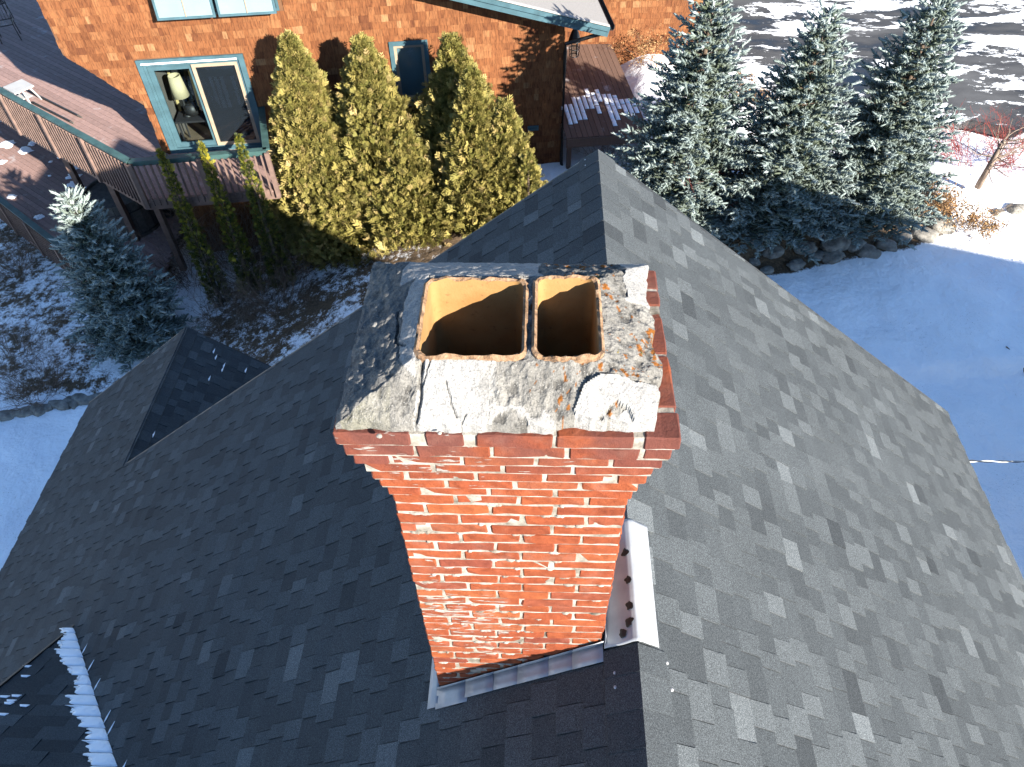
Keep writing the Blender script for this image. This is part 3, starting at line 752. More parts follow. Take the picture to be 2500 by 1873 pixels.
flue(FL, ZRIM, 3); flue(FR, ZRIM+.004, 8)
# moss tufts and pebbles in the crown
for px, py, r in [(1325, 762, .016), (1290, 605, .014), (1142, 782, .012), (1385, 742, .009), (1335, 775, .008)]:
    p = at_z(px*1.1302, py*1.1302, 8.76); bm = bmesh.new(); bmesh.ops.create_icosphere(bm, subdivisions=3, radius=r)
    zc = ZT+.01+.122*max(0, min((p.x-TX0)/(FL[0]-TX0), (TX1-p.x)/(TX1-FR[1]), (p.y-TY0)/(FL[2]-TY0), (TY1-p.y)/(TY1-FR[3]), 1))**.85
    for v in bm.verts: v.co *= 1+.5*nz(v.co.x*120+px, v.co.y*120, v.co.z*120); v.co.z *= .5; v.co += Vector((p.x, p.y, zc))
    me = bpy.data.meshes.new('moss_tuft'); bm.to_mesh(me); bm.free(); link('moss_tuft', me, MT['moss'], chim)
for px, py, r in [(812, 697, .012), (945, 905, .006), (812, 912, .008), (905, 855, .004)]:
    p = at_z(px*1.1302, py*1.1302, 8.72); bm = bmesh.new(); bmesh.ops.create_icosphere(bm, subdivisions=2, radius=r)
    h = max(0, min((p.x-TX0)/(FL[0]-TX0), (p.y-TY0)/(FL[2]-TY0), 1)); 
    for v in bm.verts: v.co *= 1+.35*nz(v.co.x*90+px, v.co.y*90, v.co.z*90); v.co.z *= .7; v.co += Vector((p.x, p.y, ZT+.014+.122*h**.85))
    me = bpy.data.meshes.new('mortar_crumb'); bm.to_mesh(me); bm.free(); link('mortar_crumb', me, MT['mortar'], chim)

# flashing
def sheet(name, grid, th, mat, parent, n):
    """grid: rows of points -> thin sheet with thickness"""
    r, c = len(grid), len(grid[0]); top = [Vector(p)+n*th for row in grid for p in row]; bot = [Vector(p) for row in grid for p in row]; k = r*c
    fs = [(i*c+j, i*c+j+1, (i+1)*c+j+1, (i+1)*c+j) for i in range(r-1) for j in range(c-1)]
    fs += [tuple(k+q for q in reversed(f)) for f in fs]
    per = [j for j in range(c)]+[i*c+c-1 for i in range(1, r)]+[(r-1)*c+j for j in range(c-2, -1, -1)]+[i*c for i in range(r-2, 0, -1)]
    fs += [(per[i], per[(i+1) % len(per)], k+per[(i+1) % len(per)], k+per[i]) for i in range(len(per))]
    mb = MB(); mb.add(top+bot, fs); return mb.build(name, mat, parent, True)
fl = empty('chimney_flashing', (0, CY0, zl(0)), label='crinkled aluminium flashing sheets round the foot of the chimney, with tar spots', cat='flashing')
def wob(x, y, s=0): return .004*fbm(x*16+s, y*16, 2, 3)
xs = [CX0+.0, -.32, -.19, -.06, .07, .19, CX1+.004]
for i in range(6):
    a, b = xs[i]-.012, xs[i+1]
    yy = CY0-.006-.0015*(i % 2)
    g = []
    for j in range(4):
        row = []
        for k in range(4):
            x = a+(b-a)*k/3; top = zl(x)+.055+.006*(i % 2); bt = zl(x)+.012
            z = bt+(max(top, bt+.02)-bt)*j/3; row.append((x, yy-abs(wob(x, z, i)), z))
        g.append(row)
    sheet('step_flashing', g, .0015, MT['flashing'], fl, Vector((0, -1, 0)))
    g = [[(a+(b-a)*k/3, yy-.0+(-.075-.02*(i < 1))*j/3, zl(a+(b-a)*k/3)+.017+.002*(i % 2)+abs(wob(a+(b-a)*k/3, j*.1, i))+(.012 if j == 0 else 0)) for k in range(4)] for j in range(4)]
    sheet('flashing_flange', g, .0015, MT['flashing'], fl, NL)
g = [[(CX0-.002-.055*k/3, CY0-.09+(CY1-CY0+.12)*j/8, zl(CX0-.055*k/3)+.016+abs(wob(k*.1, j*.1))) for k in range(4)] for j in range(9)]
sheet('side_flange', g, .0015, MT['flashing'], fl, NL)
# saddle sheet over the ridge on the right of the shaft
PY0, PY1 = CY0-.035, CY1+.03
def zroof(x): return zl(x) if x < XR else zrr(x)
g = []
for j in range(40):
    y = PY0+(PY1-PY0)*j/39; row = []
    for k in range(45):
        x = CX1+.008+(XR+.10-CX1-.008)*k/44
        z = zroof(x)+.030-.009*math.exp(-((x-XR)/.014)**2)+.35*wob(x*1.2, y*1.2, 4)+.004
        row.append((x, y+.006*nz(x*14, 2), z))
    g.append(row)
saddle = sheet('ridge_saddle', g, .0016, MT['flashing'], fl, Vector((0, 0, 1)))
g = []
for j in range(5):
    g.append([(CX1+.009+.004*(4-j)/4+abs(wob(j*.1, k*.07, 9)), PY0+.02+(PY1-PY0-.06)*k/12, zl(CX1)+.032+(.095*(1-.45*k/12)+.012*nz(k*.7, 3))*j/4) for k in range(13)])
sheet('side_upstand', g, .0016, MT['flashing'], fl, Vector((1, 0, 0)))
for q in [(1526, 1350), (1532, 1418), (1536, 1480), (1536, 1521), (1520, 1549)]:
    d = ray(*q); t = ((ZR-ZO)-M*XR)/(d.z-M*d.x); p = d*t*.992+Vector((0, 0, ZO))
    bm = bmesh.new(); bmesh.ops.create_icosphere(bm, subdivisions=3, radius=.015)
    for v in bm.verts:
        v.co *= 1+.7*nz(v.co.x*70+q[1], v.co.y*70, 1); v.co.z *= .25; v.co.y *= 1.3
        x, y = p.x+v.co.x, p.y+v.co.y; v.co = Vector((x, y, zl(min(x, XR))+.040+v.co.z))
    me = bpy.data.meshes.new('tar_spot'); bm.to_mesh(me); bm.free(); link('tar_spot', me, MT['lead_tar'], fl)

# ------------------------------------------------------------------ the shingled house across the yard
TH = math.radians(8); WD = Vector((math.cos(TH), math.sin(TH), 0)); WNv = Vector((math.sin(TH), -math.cos(TH), 0)); WP = Vector((-7.3, 15.3, 0))
UZ = Vector((0, 0, 1))
def wuz(px, py, off=0.0):                          # pixel -> (u, z) on the facade, off metres in front of it
    d = ray(px, py); p0 = WP+WNv*off; t = (WNv.dot(p0))/(WNv.dot(d)); p = d*t
    return (p-p0).dot(WD), p.z+ZO
def wpt(u, z, off=0.0): return WP+WD*u+WNv*off+UZ*z
nb = empty('cedar_house', wpt(0, 0), label='two storey house clad in orange-brown cedar shingles with teal trim', cat='house')
uL = wuz(100, 20)[0]; uC = wuz(378, 320)[0]; uR = wuz(1374, 200)[0]
zC = wuz(355, 258)[1]; zA = wuz(146, 135)[1]
r0 = wuz(1487, 66, .5); r1 = wuz(1212, 0, .5); RS = (r1[1]-r0[1])/(r0[0]-r1[0])
UA = uL-.6                                         # top end of its long roof slope
def rake_z(u): return r0[1]+RS*(r0[0]-(u if u > UA else 2*UA-u))
DECKZ = .99
wall_poly = [(uC, -2.2), (uR, -2.2), (uR, rake_z(uR)-.17), (uL, rake_z(uL)-.17), (uL, zA), (uC, zC)]
def prism(poly, off0, off1, name, mat, parent, f=wpt):
    k = len(poly); mb = MB(); mb.add([f(u, z, off0) for u, z in poly]+[f(u, z, off1) for u, z in poly], [tuple(range(k)), tuple(range(2*k-1, k-1, -1))]+[(i, (i+1) % k, k+(i+1) % k, k+i) for i in range(k)])
    return mb.build(name, mat, parent)
# openings
dTL, dTR, dBL, dBR = wuz(340, 152), wuz(583, 137), wuz(431, 370), wuz(647, 356)
du0, du1 = (dTL[0]+dBL[0])/2, (dTR[0]+dBR[0])/2; dz0, dz1 = DECKZ+.03, (dTL[1]+dTR[1])/2
wq = [wuz(*q) for q in [(958, 108), (1040, 105), (975, 245), (1046, 241)]]
wu0, wu1 = (wq[0][0]+wq[2][0])/2, (wq[1][0]+wq[3][0])/2; wz0, wz1 = (wq[2][1]+wq[3][1])/2, (wq[0][1]+wq[1][1])/2
uu0 = wuz(388, 37)[0]; uu1 = wuz(690, 18)[0]; uz0 = wuz(500, 30)[1]; uz1 = uz0+1.25
simple('wall_sheathing', (.16, .075, .035), .9, .2, 3)
# facade as panels round the openings (door and small window are real holes)
def rect(a, b, c, d): return [(a, c), (b, c), (b, d), (a, d)]
facade = empty('facade', wpt(0, 0), nb); facade.location = (0, 0, 0)
T0 = -.001
prism([(uC, -2.2), (du0, -2.2), (du0, dz1), (uL+.001, dz1), (uL, zA), (uC, zC)] if dz1 > zA else [(uC, -2.2), (du0, -2.2), (du0, dz1), (uC+(uL-uC)*(dz1-zC)/(zA-zC), dz1), (uC, zC)], T0, -.2, 'wall_panel', MT['wall_sheathing'], facade)
prism(rect(du0, du1, -2.2, dz0), T0, -.2, 'wall_panel', MT['wall_sheathing'], facade)
prism(rect(du1, wu0, -2.2, dz1), T0, -.2, 'wall_panel', MT['wall_sheathing'], facade)
prism(rect(wu0, wu1, -2.2, wz0), T0, -.2, 'wall_panel', MT['wall_sheathing'], facade)
prism(rect(wu0, wu1, wz1, dz1) if wz1 < dz1 else rect(wu0, wu1, dz1-.001, dz1), T0, -.2, 'wall_panel', MT['wall_sheathing'], facade)
prism(rect(wu1, uR, -2.2, dz1), T0, -.2, 'wall_panel', MT['wall_sheathing'], facade)
ul = uL if dz1 > zA else uC+(uL-uC)*(dz1-zC)/(zA-zC)
prism([(ul, dz1), (uR, dz1), (uR, rake_z(uR)-.17), (uL, rake_z(uL)-.17)] + ([(uL, zA)] if dz1 < zA else []), T0, -.2, 'wall_panel', MT['wall_sheathing'], facade)
# overhang soffit and the side walls
mb = MB(); mb.add([wpt(uL, zA, -.2), wpt(uC, zC, -.2), wpt(uC, zC, -9), wpt(uL, zA, -9), wpt(uL, zA+.1, -.2), wpt(uC, zC+.1, -.2), wpt(uC, zC+.1, -9), wpt(uL, zA+.1, -9)], [(0, 1, 2, 3), (7, 6, 5, 4), (0, 4, 5, 1), (2, 6, 7, 3), (1, 5, 6, 2), (0, 3, 7, 4)]); mb.build('soffit', MT['wall_sheathing'], nb)
def side(u, z0, z1, th):
    mb = MB(); c = [wpt(u, z0, -.2), wpt(u, z0, -9), wpt(u, z1, -9), wpt(u, z1, -.2)]; mb.add(c+[p+WD*th for p in c], [(0, 1, 2, 3), (7, 6, 5, 4), (0, 4, 5, 1), (1, 5, 6, 2), (2, 6, 7, 3), (3, 7, 4, 0)]); return mb.build('side_wall', MT['wall_sheathing'], nb)
side(uC, -2.2, zC, .2); side(uL, zA, rake_z(uL)-.2, .2); side(uR-.2, -.6, rake_z(uR)-.2, .2)
holes = [(du0-.05, du1+.05, dz0-.1, dz1+.03), (wu0-.03, wu1+.03, wz0-.03, wz1+.03), (uu0-.02, uu1+.02, uz0-.02, uz1)]
def in_wall(u, z):
    if z > rake_z(u)-.2: return False
    if z < zC: ok = uC < u < uR
    elif z < zA: ok = uC+(uL-uC)*(z-zC)/(zA-zC) < u < uR
    else: ok = uL < u < uR
    if not ok: return False
    return not any(a < u < b and c < z < d for a, b, c, d in holes)
def cedar_field(f, u0, u1, z0, z1, ok, seed, parent, E=.152, name='cedar_shingle_field'):
    R = random.Random(seed); mb = MB(); z = z0; nrm = None; row = 0
    while z < z1:
        u = u0-R.random()*.15; wv = .006*math.sin(row*1.7)
        while u < u1:
            w = R.uniform(.07, .21); a, b = u+.0015, u+w-.0015; u += w
            zt = z+E+.02; jb = R.uniform(-.006, .006)+.010*math.sin(a*1.1+row)
            m_ = (a+b)/2
            if not ok(m_, z+E*(.5 if f is not wpt or z > zA or m_ > uC else .95)): continue
            for (ha, hb, hc, hd) in holes if f is wpt else []:
                if hc < z+E*.5 < hd:
                    if a < ha < b: b = ha
                    if a < hb < b: a = hb
            if f is wpt:
                lo = uL
                if z < zC: lo = uC
                elif z < zA: lo = uC+(uL-uC)*min(1, (z+E-zC)/(zA-zC))
                a = max(a, lo-.01); b = min(b, uR+.012)
            if b-a < .01: continue
            t = .017+R.uniform(-.003, .005)
            za_, zb_ = z+jb, z+jb
            if f is wpt and z < zA and b < uC:
                dg = lambda u: zC+(zA-zC)*(u-uC)/(uL-uC)
                za_, zb_ = max(za_, min(dg(a), zt-.004)), max(zb_, min(dg(b), zt-.004))
            V = [f(a, za_, 0), f(b, zb_, 0), f(b, zt, 0), f(a, zt, 0), f(a, za_, t), f(b, zb_, t), f(b, zt, .004), f(a, zt, .004)]
            mb.add(V, TF, min(1, max(0, R.gauss(.5, .17))) if R.random() < .95 else R.choice((.02, 1.)))
        z += E; row += 1
    return link(name, mb.mesh(name), MT['cedar'], parent, kind='stuff')
cedar_field(wpt, uL, uR, -2.0, 6.6, in_wall, 12, nb)

def frame(parent, u0, u1, z0, z1, off, w, d, mat, name, f=wpt):
    """four sided frame as one ring"""
    mb = MB()
    for (a, b, c, e) in ((u0, u1, z1-w, z1), (u0, u1, z0, z0+w), (u0, u0+w, z0+w, z1-w), (u1-w, u1, z0+w, z1-w)):
        vs = [f(a, c, off), f(b, c, off), f(b, e, off), f(a, e, off), f(a, c, off+d), f(b, c, off+d), f(b, e, off+d), f(a, e, off+d)]
        mb.add(vs, TF)
    return mb.build(name, mat, parent)
def pane(parent, u0, u1, z0, z1, off, mat, name='pane', d=.008, f=wpt):
    mb = MB(); vs = [f(a, c, o) for o in (off, off+d) for a, c in ((u0, z0), (u1, z0), (u1, z1), (u0, z1))]
    mb.add(vs, TF); return mb.build(name, mat, parent)
# sliding door
sd = empty('sliding_door', (0, 0, 0), nb)
frame(sd, du0-.09, du1+.09, dz0-.09, dz1+.05, .0, .11, .045, MT['teal_paint'], 'door_casing')
frame(sd, du0+.02, du1-.02, dz0+.02, dz1-.06, -.10, .05, .11, MT['teal_paint'], 'door_frame')
um = (du0+du1)/2-.03
frame(sd, du0+.07, um+.04, dz0+.07, dz1-.11, -.09, .11, .045, MT['teal_paint'], 'sliding_sash')
pane(sd, du0+.18, um-.07, dz0+.18, dz1-.22, -.07, MT['glass'])
frame(sd, um+.005, du1-.07, dz0+.07, dz1-.11, -.04, .075, .04, MT['cream_frame'], 'fixed_sash')
pane(sd, um+.08, du1-.145, dz0+.145, dz1-.185, -.02, MT['glass'])
m = Mat('insect_screen', .8); m.col((.012, .014, .02)); tr = m.n.new('ShaderNodeBsdfTransparent'); mx = m.n.new('ShaderNodeMixShader'); mx.inputs[0].default_value = .72
m.l.new(tr.outputs[0], mx.inputs[1]); m.l.new(m.b.outputs[0], mx.inputs[2]); m.l.new(mx.outputs[0], m.n['Material Output'].inputs[0]); MT['screen'] = m.m
pane(sd, um+.078, du1-.143, dz0+.143, dz1-.183, -.034, MT['screen'], 'insect_screen', .003)
mb = MB(); mb.beam(wpt(du0, dz1-.03, .03), wpt(du1-.05, dz1-.03, .03), .05, .03); mb.build('snow_ledge', MT['snow'], sd)
mb = MB(); mb.beam(wpt(um-.09, (dz0+dz1)/2-.12, -.03), wpt(um-.09, (dz0+dz1)/2+.12, -.03), .03, .03); mb.build('door_handle', MT['black_iron'], sd)
# the room behind the door
room = empty('room', (0, 0, 0), nb)
ru0, ru1, rd = uC+.32, du1+1.3, -3.2
def box_uz(u0, u1, o0, o1, z0, z1, name, mat, parent):
    mb = MB(); vs = [wpt(a, c, o) for o in (o0, o1) for a, c in ((u0, z0), (u1, z0), (u1, z1), (u0, z1))]; mb.add(vs, TF); return mb.build(name, mat, parent)
box_uz(ru0, ru1, -.21, rd, DECKZ-.1, DECKZ+.0, 'room_floor', MT['room_floor'], room)
box_uz(ru0, ru1, rd-.1, rd, DECKZ, 3.4, 'back_wall', MT['room_wall'], room)
box_uz(ru0, ru1, -.21, rd, 3.4, 3.5, 'ceiling', MT['room_wall'], room)
box_uz(ru0-.1, ru0, -.21, rd, DECKZ, 3.4, 'partition', MT['room_wall'], room); box_uz(ru1, ru1+.1, -.21, rd, DECKZ, 3.4, 'partition', MT['room_wall'], room)
def lathe(prof, c, n=18):
    mb = MB(); vs = []; c = Vector(c)
    for r, z in prof: vs += [c+Vector((math.cos(2*math.pi*k/n)*r, math.sin(2*math.pi*k/n)*r, z)) for k in range(n)]
    fs = [(i*n+k, i*n+(k+1) % n, (i+1)*n+(k+1) % n, (i+1)*n+k) for i in range(len(prof)-1) for k in range(n)]
    fs += [tuple(range(n-1, -1, -1)), tuple((len(prof)-1)*n+k for k in range(n))]
    mb.add(vs, fs); return mb
lu = du0+.42; lp = wpt(lu, DECKZ, -.42)
tb = empty('side_table', lp, label='dark side table with tapered legs just inside the sliding door', cat='table')
mb = MB(); mb.obox(lp+UZ*.62+WD*.12, WD, WNv, UZ, .75, .5, .04); mb.build('tabletop', MT['dark_cloth'], tb)
for a in (-.32, .32):
    for b in (-.2, .2):
        mb = MB(); mb.tube([lp+WD*(a+.12)+WNv*b, lp+WD*(a+.12)+WNv*b+UZ*.60], [.018, .025], 6); mb.build('leg', MT['dark_cloth'], tb)
lamp = empty('table_lamp', lp+UZ*.64, label='cream drum lampshade on a table lamp behind the left glass door pane', cat='lamp')
lathe([(.09, 0), (.1, .02), (.03, .05), (.05, .2), (.02, .36), (.012, .5)], lp+UZ*.642).build('lamp_base', MT['dark_metal'], lamp, True)
lathe([(.19, .48), (.13, .95), (.125, .95), (.185, .48)], lp+UZ*.642).build('lamp_shade', MT['lampshade'], lamp, True)
pf = wpt(du0+.34, DECKZ, -.85); fr = empty('framed_mirror', pf, label='tall gold framed mirror seen through the sliding door', cat='mirror')
tilt = (UZ*.985-WNv*.17).normalized()
for a, b, l in ((-.23, 0, 1), (.23, 0, 1)):
    mb = MB(); mb.obox(pf+WD*a+tilt*1.15, WD, tilt, WD.cross(tilt), .06, 1.5, .04); mb.build('frame_side', MT['gold_frame'], fr)
for b in (.43, 1.87):
    mb = MB(); mb.obox(pf+tilt*b, WD, tilt, WD.cross(tilt), .40, .06, .04); mb.build('frame_rail', MT['gold_frame'], fr)
mm = Mat('mirror_glass', .08, 1.0, .5); mm.col((.16, .17, .17))
mb = MB(); mb.obox(pf+tilt*1.15-WD.cross(tilt)*0.0, WD, tilt, WD.cross(tilt), .40, 1.38, .012); mb.build('mirror_pane', mm.m, fr)
# a soft chair with a red throw and a small round stool-like vase behind the glass
ch = wpt(du0+.95, DECKZ, -1.25); ac = empty('armchair', ch, label='dark armchair with a red patterned throw inside the cedar house', cat='chair')
mb = MB(); mb.obox(ch+UZ*.28, WD, WNv, UZ, .75, .7, .36); mb.build('seat', MT['dark_cloth'], ac)
mb = MB(); mb.obox(ch+UZ*.70-WNv*.28, WD, WNv, UZ, .75, .16, .5); mb.build('backrest', MT['dark_cloth'], ac)
for a in (-.32, .32): mb = MB(); mb.obox(ch+UZ*.55+WD*a+WNv*.02, WD, WNv, UZ, .12, .6, .18); mb.build('armrest', MT['dark_cloth'], ac)
mb = MB(); mb.obox(ch+UZ*.72-WNv*.18+WD*.08, WD, (WNv*.3+UZ).normalized(), WNv, .34, .5, .03); mb.build('throw', MT['red_cloth'], ac)
vp = wpt(du0+.55, DECKZ, -.42); 
lathe([(.05, .0), (.14, .06), (.17, .15), (.13, .26), (.07, .3)], vp+UZ*.642+WD*.0).build('vase', MT['dark_metal'], None, True, label='round dark vase on the side table behind the glass', cat='vase')
# small casement with a blind
cw = empty('casement_window', (0, 0, 0), nb)
frame(cw, wu0-.07, wu1+.07, wz0-.07, wz1+.07, .0, .09, .04, MT['teal_paint'], 'window_casing')
frame(cw, wu0+.02, wu1-.02, wz0+.02, wz1-.02, -.06, .06, .07, MT['cream_frame'], 'sash')
pane(cw, wu0+.08, wu1-.08, wz0+.08, wz1-.08, -.04, MT['glass'])
box_uz(wu0+.03, wu1-.03, -.058, -.066, wz0+.03, wz1-.03, 'blind', MT['pale_pane'], cw)
mb = MB(); mb.beam(wpt(wu0-.09, wz0-.09, .04), wpt(wu1+.09, wz0-.09, .04), .09, .035); mb.build('sill', MT['white_paint'], cw)
# projecting upper windows
for i in range(2):
    a = uu0+.03+(uu1-uu0-.1)*(i*.5)+(.0 if i == 0 else .02); b = a+(uu1-uu0-.1)*.5-.04
    aw = empty('awning_window', (0, 0, 0), nb)
    # sash hinged at the top, pushed out at the bottom
    def fo(u, z, o, z1=uz1, z0=uz0): return wpt(u, z, o+.22*(z1-z)/(z1-z0)+.02)
    frame(aw, a, b, uz0, uz1, 0, .04, .04, MT['teal_paint'], 'sash', fo)
    pane(aw, a+.038, b-.038, uz0+.038, uz1-.038, .01, MT['pale_pane'], 'pane', .012, fo)
    mb = MB(); q = (a+b)/2; mb.beam(fo(q, uz0+.04, .035), fo(q, uz1-.04, .035), .02, .016, UZ.cross(WD)); mb.build('glazing_bar', MT['cream_frame'], aw)
    frame(aw, a-.02, b+.02, uz0-.05, uz1+.03, -.01, .05, .03, MT['teal_paint'], 'window_casing')
    pane(aw, a, b, uz0, uz1, -.009, MT['room_wall'], 'opening', .004)
# little foundation vents
for q in [(1238, 318), (1301, 312)]:
    u, z = wuz(*q); v = empty('foundation_vent', (0, 0, 0), nb); frame(v, u-.13, u+.13, z-.06, z+.06, .012, .03, .03, MT['teal_paint'], 'vent_frame'); pane(v, u-.1, u+.1, z-.03, z+.03, .014, MT['teal_paint'], 'louvre', .01)
# roof, fascia, gutter, downspout
er = r0[0]                                          # eave end along the facade
def roof_q(ua, ub, o0, o1, lift, th): 
    pts = [wpt(ua, rake_z(ua)+lift, o0), wpt(ub, rake_z(ub)+lift, o0), wpt(ub, rake_z(ub)+lift, o1), wpt(ua, rake_z(ua)+lift, o1)]
    mb = MB(); mb.add(pts+[p-UZ*th for p in pts], [(0, 1, 2, 3), (7, 6, 5, 4), (0, 4, 5, 1), (1, 5, 6, 2), (2, 6, 7, 3), (3, 7, 4, 0)]); return mb
rf = roof_q(UA+.001, er, .5, -5.0, .03, .12).build('house_roof', MT['pale_roofing'], nb)
def rk(ua, ub, o, dz, hh, w, mat, nm):
    mb = MB(); mb.beam(wpt(ua, rake_z(ua)+dz, o), wpt(ub, rake_z(ub)+dz, o), w, hh); return mb.build(nm, mat, rf)
rk(er, UA, .515, -.10, .20, .028, MT['teal_paint'], 'rake_fascia')
rk(er, UA, .545, -.035, .09, .030, MT['teal_paint'], 'rake_trim')
rk(er, UA, .535, .042, .02, .09, MT['white_paint'], 'drip_edge')
gz = rake_z(er)-.02
mb = MB()
for k in range(1): 
    a, b = wpt(er+.05, gz, .52), wpt(er+.05, gz, -5.0)
    prof = [(-.05, .05), (-.05, -.05), (.04, -.05), (.07, .0), (.07, .05), (.058, .05), (.055, 0), (.035, -.038), (-.038, -.038), (-.038, .05)]
    vs = [p+WD*x+UZ*z for p in (a, b) for x, z in prof]; n = len(prof)
    mb.add(vs, [(i, (i+1) % n, n+(i+1) % n, n+i) for i in range(n)]+[tuple(range(n-1, -1, -1)), tuple(range(n, 2*n))])
mb.build('gutter', MT['dark_metal'], rf)
g0 = wpt(er-.02, gz-.05, .40)
dsp = [g0, g0-UZ*.08, wpt(uR+.02, rake_z(uR)-.72, .10), wpt(uR+.02, rake_z(uR)-.92, .06), wpt(uR+.02, .05, .06), wpt(uR+.03, -.1, .3)]
mb = MB(); mb.tube(dsp, .042, 8); mb.build('downspout', MT['dark_metal'], nb, False)
# lantern by the corner
lt = wpt(*wuz(1402, 118, -.35), -.35); ln = empty('wall_lantern', lt, label='black iron lantern hanging under the eave beside the downspout', cat='lantern')
bell = lathe([(.14, .0), (.13, .06), (.08, .2), (.05, .26), (.06, .28), (.035, .36), (.012, .44), (.008, .75)], lt+UZ*.16).build('lantern_hood', MT['black_iron'], ln)
for k in range(6):
    a = k*math.pi/3; mb = MB(); mb.beam(lt+Vector((math.cos(a)*.1, math.sin(a)*.1, -.16)), lt+Vector((math.cos(a)*.125, math.sin(a)*.125, .16)), .014, .014); mb.build('lantern_bar', MT['black_iron'], ln)
for zz, r in ((-.16, .105), (0, .118)):
    mb = MB(); mb.tube([lt+Vector((math.cos(k*math.pi/6)*r, math.sin(k*math.pi/6)*r, zz)) for k in range(13)], .011, 5, False); mb.build('lantern_ring', MT['black_iron'], ln)
lathe([(.085, -.15), (.1, .15)], lt).build('lantern_glass', MT['glass'], ln)
# rear wing wall and the board walk in front of it
WY = at_z(1520, 106, .9)
wing = empty('rear_wing', (WY.x, WY.y, 0), label='shaded rear wing of the cedar house, beyond the board walk', cat='house wing')
wing['label'] = 'sunlit cedar shingled rear wing standing beyond the brown board walk'
TH2 = math.radians(2); W2 = Vector((math.cos(TH2), math.sin(TH2), 0)); N2 = Vector((math.sin(TH2), -math.cos(TH2), 0)); P2 = Vector((WY.x, WY.y, 0))
def w2(u, z, off=0.0): return P2+W2*u+N2*off+UZ*z
u2b = (lambda d: ((d*((N2.dot(P2))/(N2.dot(d))))-P2).dot(W2))(ray(1705, 60))
prism(rect(-2.2, u2b, -.2, 7), -.001, -5, 'wing_wall', MT['wall_sheathing'], wing, w2)
cedar_field(w2, -1.8, u2b, .2, 4.6, lambda u, z: u < u2b-.02, 31, wing)
walk = empty('board_walk', at_z(1450, 200, .5), label='brown board walk with a patch of old snow beside the cedar house', cat='deck')
wz = .9
pA, pB, pC, pD = [at_z(*q, wz) for q in [(1384, 108), (1520, 105), (1588, 235), (1372, 312)]]
pA = wpt(uR+.05, 0, -4.6); nbw = 15
q0 = wpt(uR+.06, 0, -.0); u_ax = (pC-Vector((pC.x, pC.y, wz))); 
wr = 1.95                                           # walk width
for i in range(nbw):
    a = i*(wr/nbw); mb = MB(); s = q0+WD*(a+wr/nbw/2)
    far = s - WNv*4.55; near = s + WNv*.45
    mb.beam(near+UZ*(wz-.02), far+UZ*(wz-.02), wr/nbw-.009, .035); mb.build('board', MT['walk_board'], walk)
mb = MB(); mb.beam(q0+WNv*.47+UZ*(wz-.13), q0+WNv*.47+WD*wr+UZ*(wz-.13), .03, .22); mb.build('rim_board', MT['walk_board'], walk)
mb = MB(); mb.beam(q0+WD*(wr+.02)+WNv*.45+UZ*(wz-.13), q0+WD*(wr+.02)-WNv*4.5+UZ*(wz-.13), .03, .22); mb.build('rim_board', MT['walk_board'], walk)
for a in (.1, wr-.1):
    for o in (.3, -2, -4.2): mb = MB(); p = q0+WD*a+WNv*o; mb.beam(p+UZ*-.1, p+UZ*(wz-.05), .1, .1, WNv); mb.build('post', MT['walk_board'], walk)
# snow on it: ragged slabs between the gaps
mb = MB(); R = random.Random(77)
for i in range(nbw):
    s = q0+WD*((i+.5)*wr/nbw); a0 = -.1-.5*R.random()+.3*math.sin(i*.9); a1 = -1.2-.7*math.sin(i/nbw*3.1)+.5*R.random()
    t = a0
    while t > a1:
        l = min(R.uniform(.25, .7), t-a1)
        if l < .08: break
        w = wr/nbw-.022
        o = []
        for k in range(5): o.append(s+WD*(-w/2+R.uniform(0, .006))-WNv*(-t+l*k/4)+UZ*wz)
        for k in range(5): o.append(s+WD*(w/2-R.uniform(0, .006))-WNv*(-t+l*(4-k)/4)+UZ*wz)
        if R.random() < .88: snow_chip(mb, o, UZ, .02)
        t -= l+R.choice((.005, .01, .03))
mb.build('walk_snow', MT['snow'], None, True, label='thin patch of old snow striped by board gaps', cat='snow', kind='stuff')

# ------------------------------------------------------------------ decks of the cedar house
rail_pts = [at_z(*q, DECKZ+.95) for q in [(-260, 62), (0, 220), (315, 394), (650, 366)]]
D = [Vector((p.x, p.y, 0)) for p in rail_pts]
def deck(name, outline, z, label, direction, wv=.14):
    dk = empty(name, (outline[0][0], outline[0][1], z), label=label, cat='deck')
    a = direction.normalized(); b = UZ.cross(a); P = [(Vector(p).dot(b), Vector(p).dot(a)) for p in outline]
    s0, s1 = min(p[0] for p in P), max(p[0] for p in P); s = s0; n = len(P)
    while s < s1:
        m = s+wv/2; xs = []
        for i in range(n):
            (b0, a0), (b1, a1) = P[i], P[(i+1) % n]
            if (b0 > m) != (b1 > m): xs.append(a0+(a1-a0)*(m-b0)/(b1-b0))
        xs.sort()
        for q in range(0, len(xs)-1, 2):
            if xs[q+1]-xs[q] > .1:
                mb = MB(); p0 = b*m+a*xs[q]+UZ*(z-.018); p1 = b*m+a*xs[q+1]+UZ*(z-.018); mb.beam(p0, p1, wv-.007, .036); mb.build('board', MT['deck_board'], dk)
        s += wv
    return dk
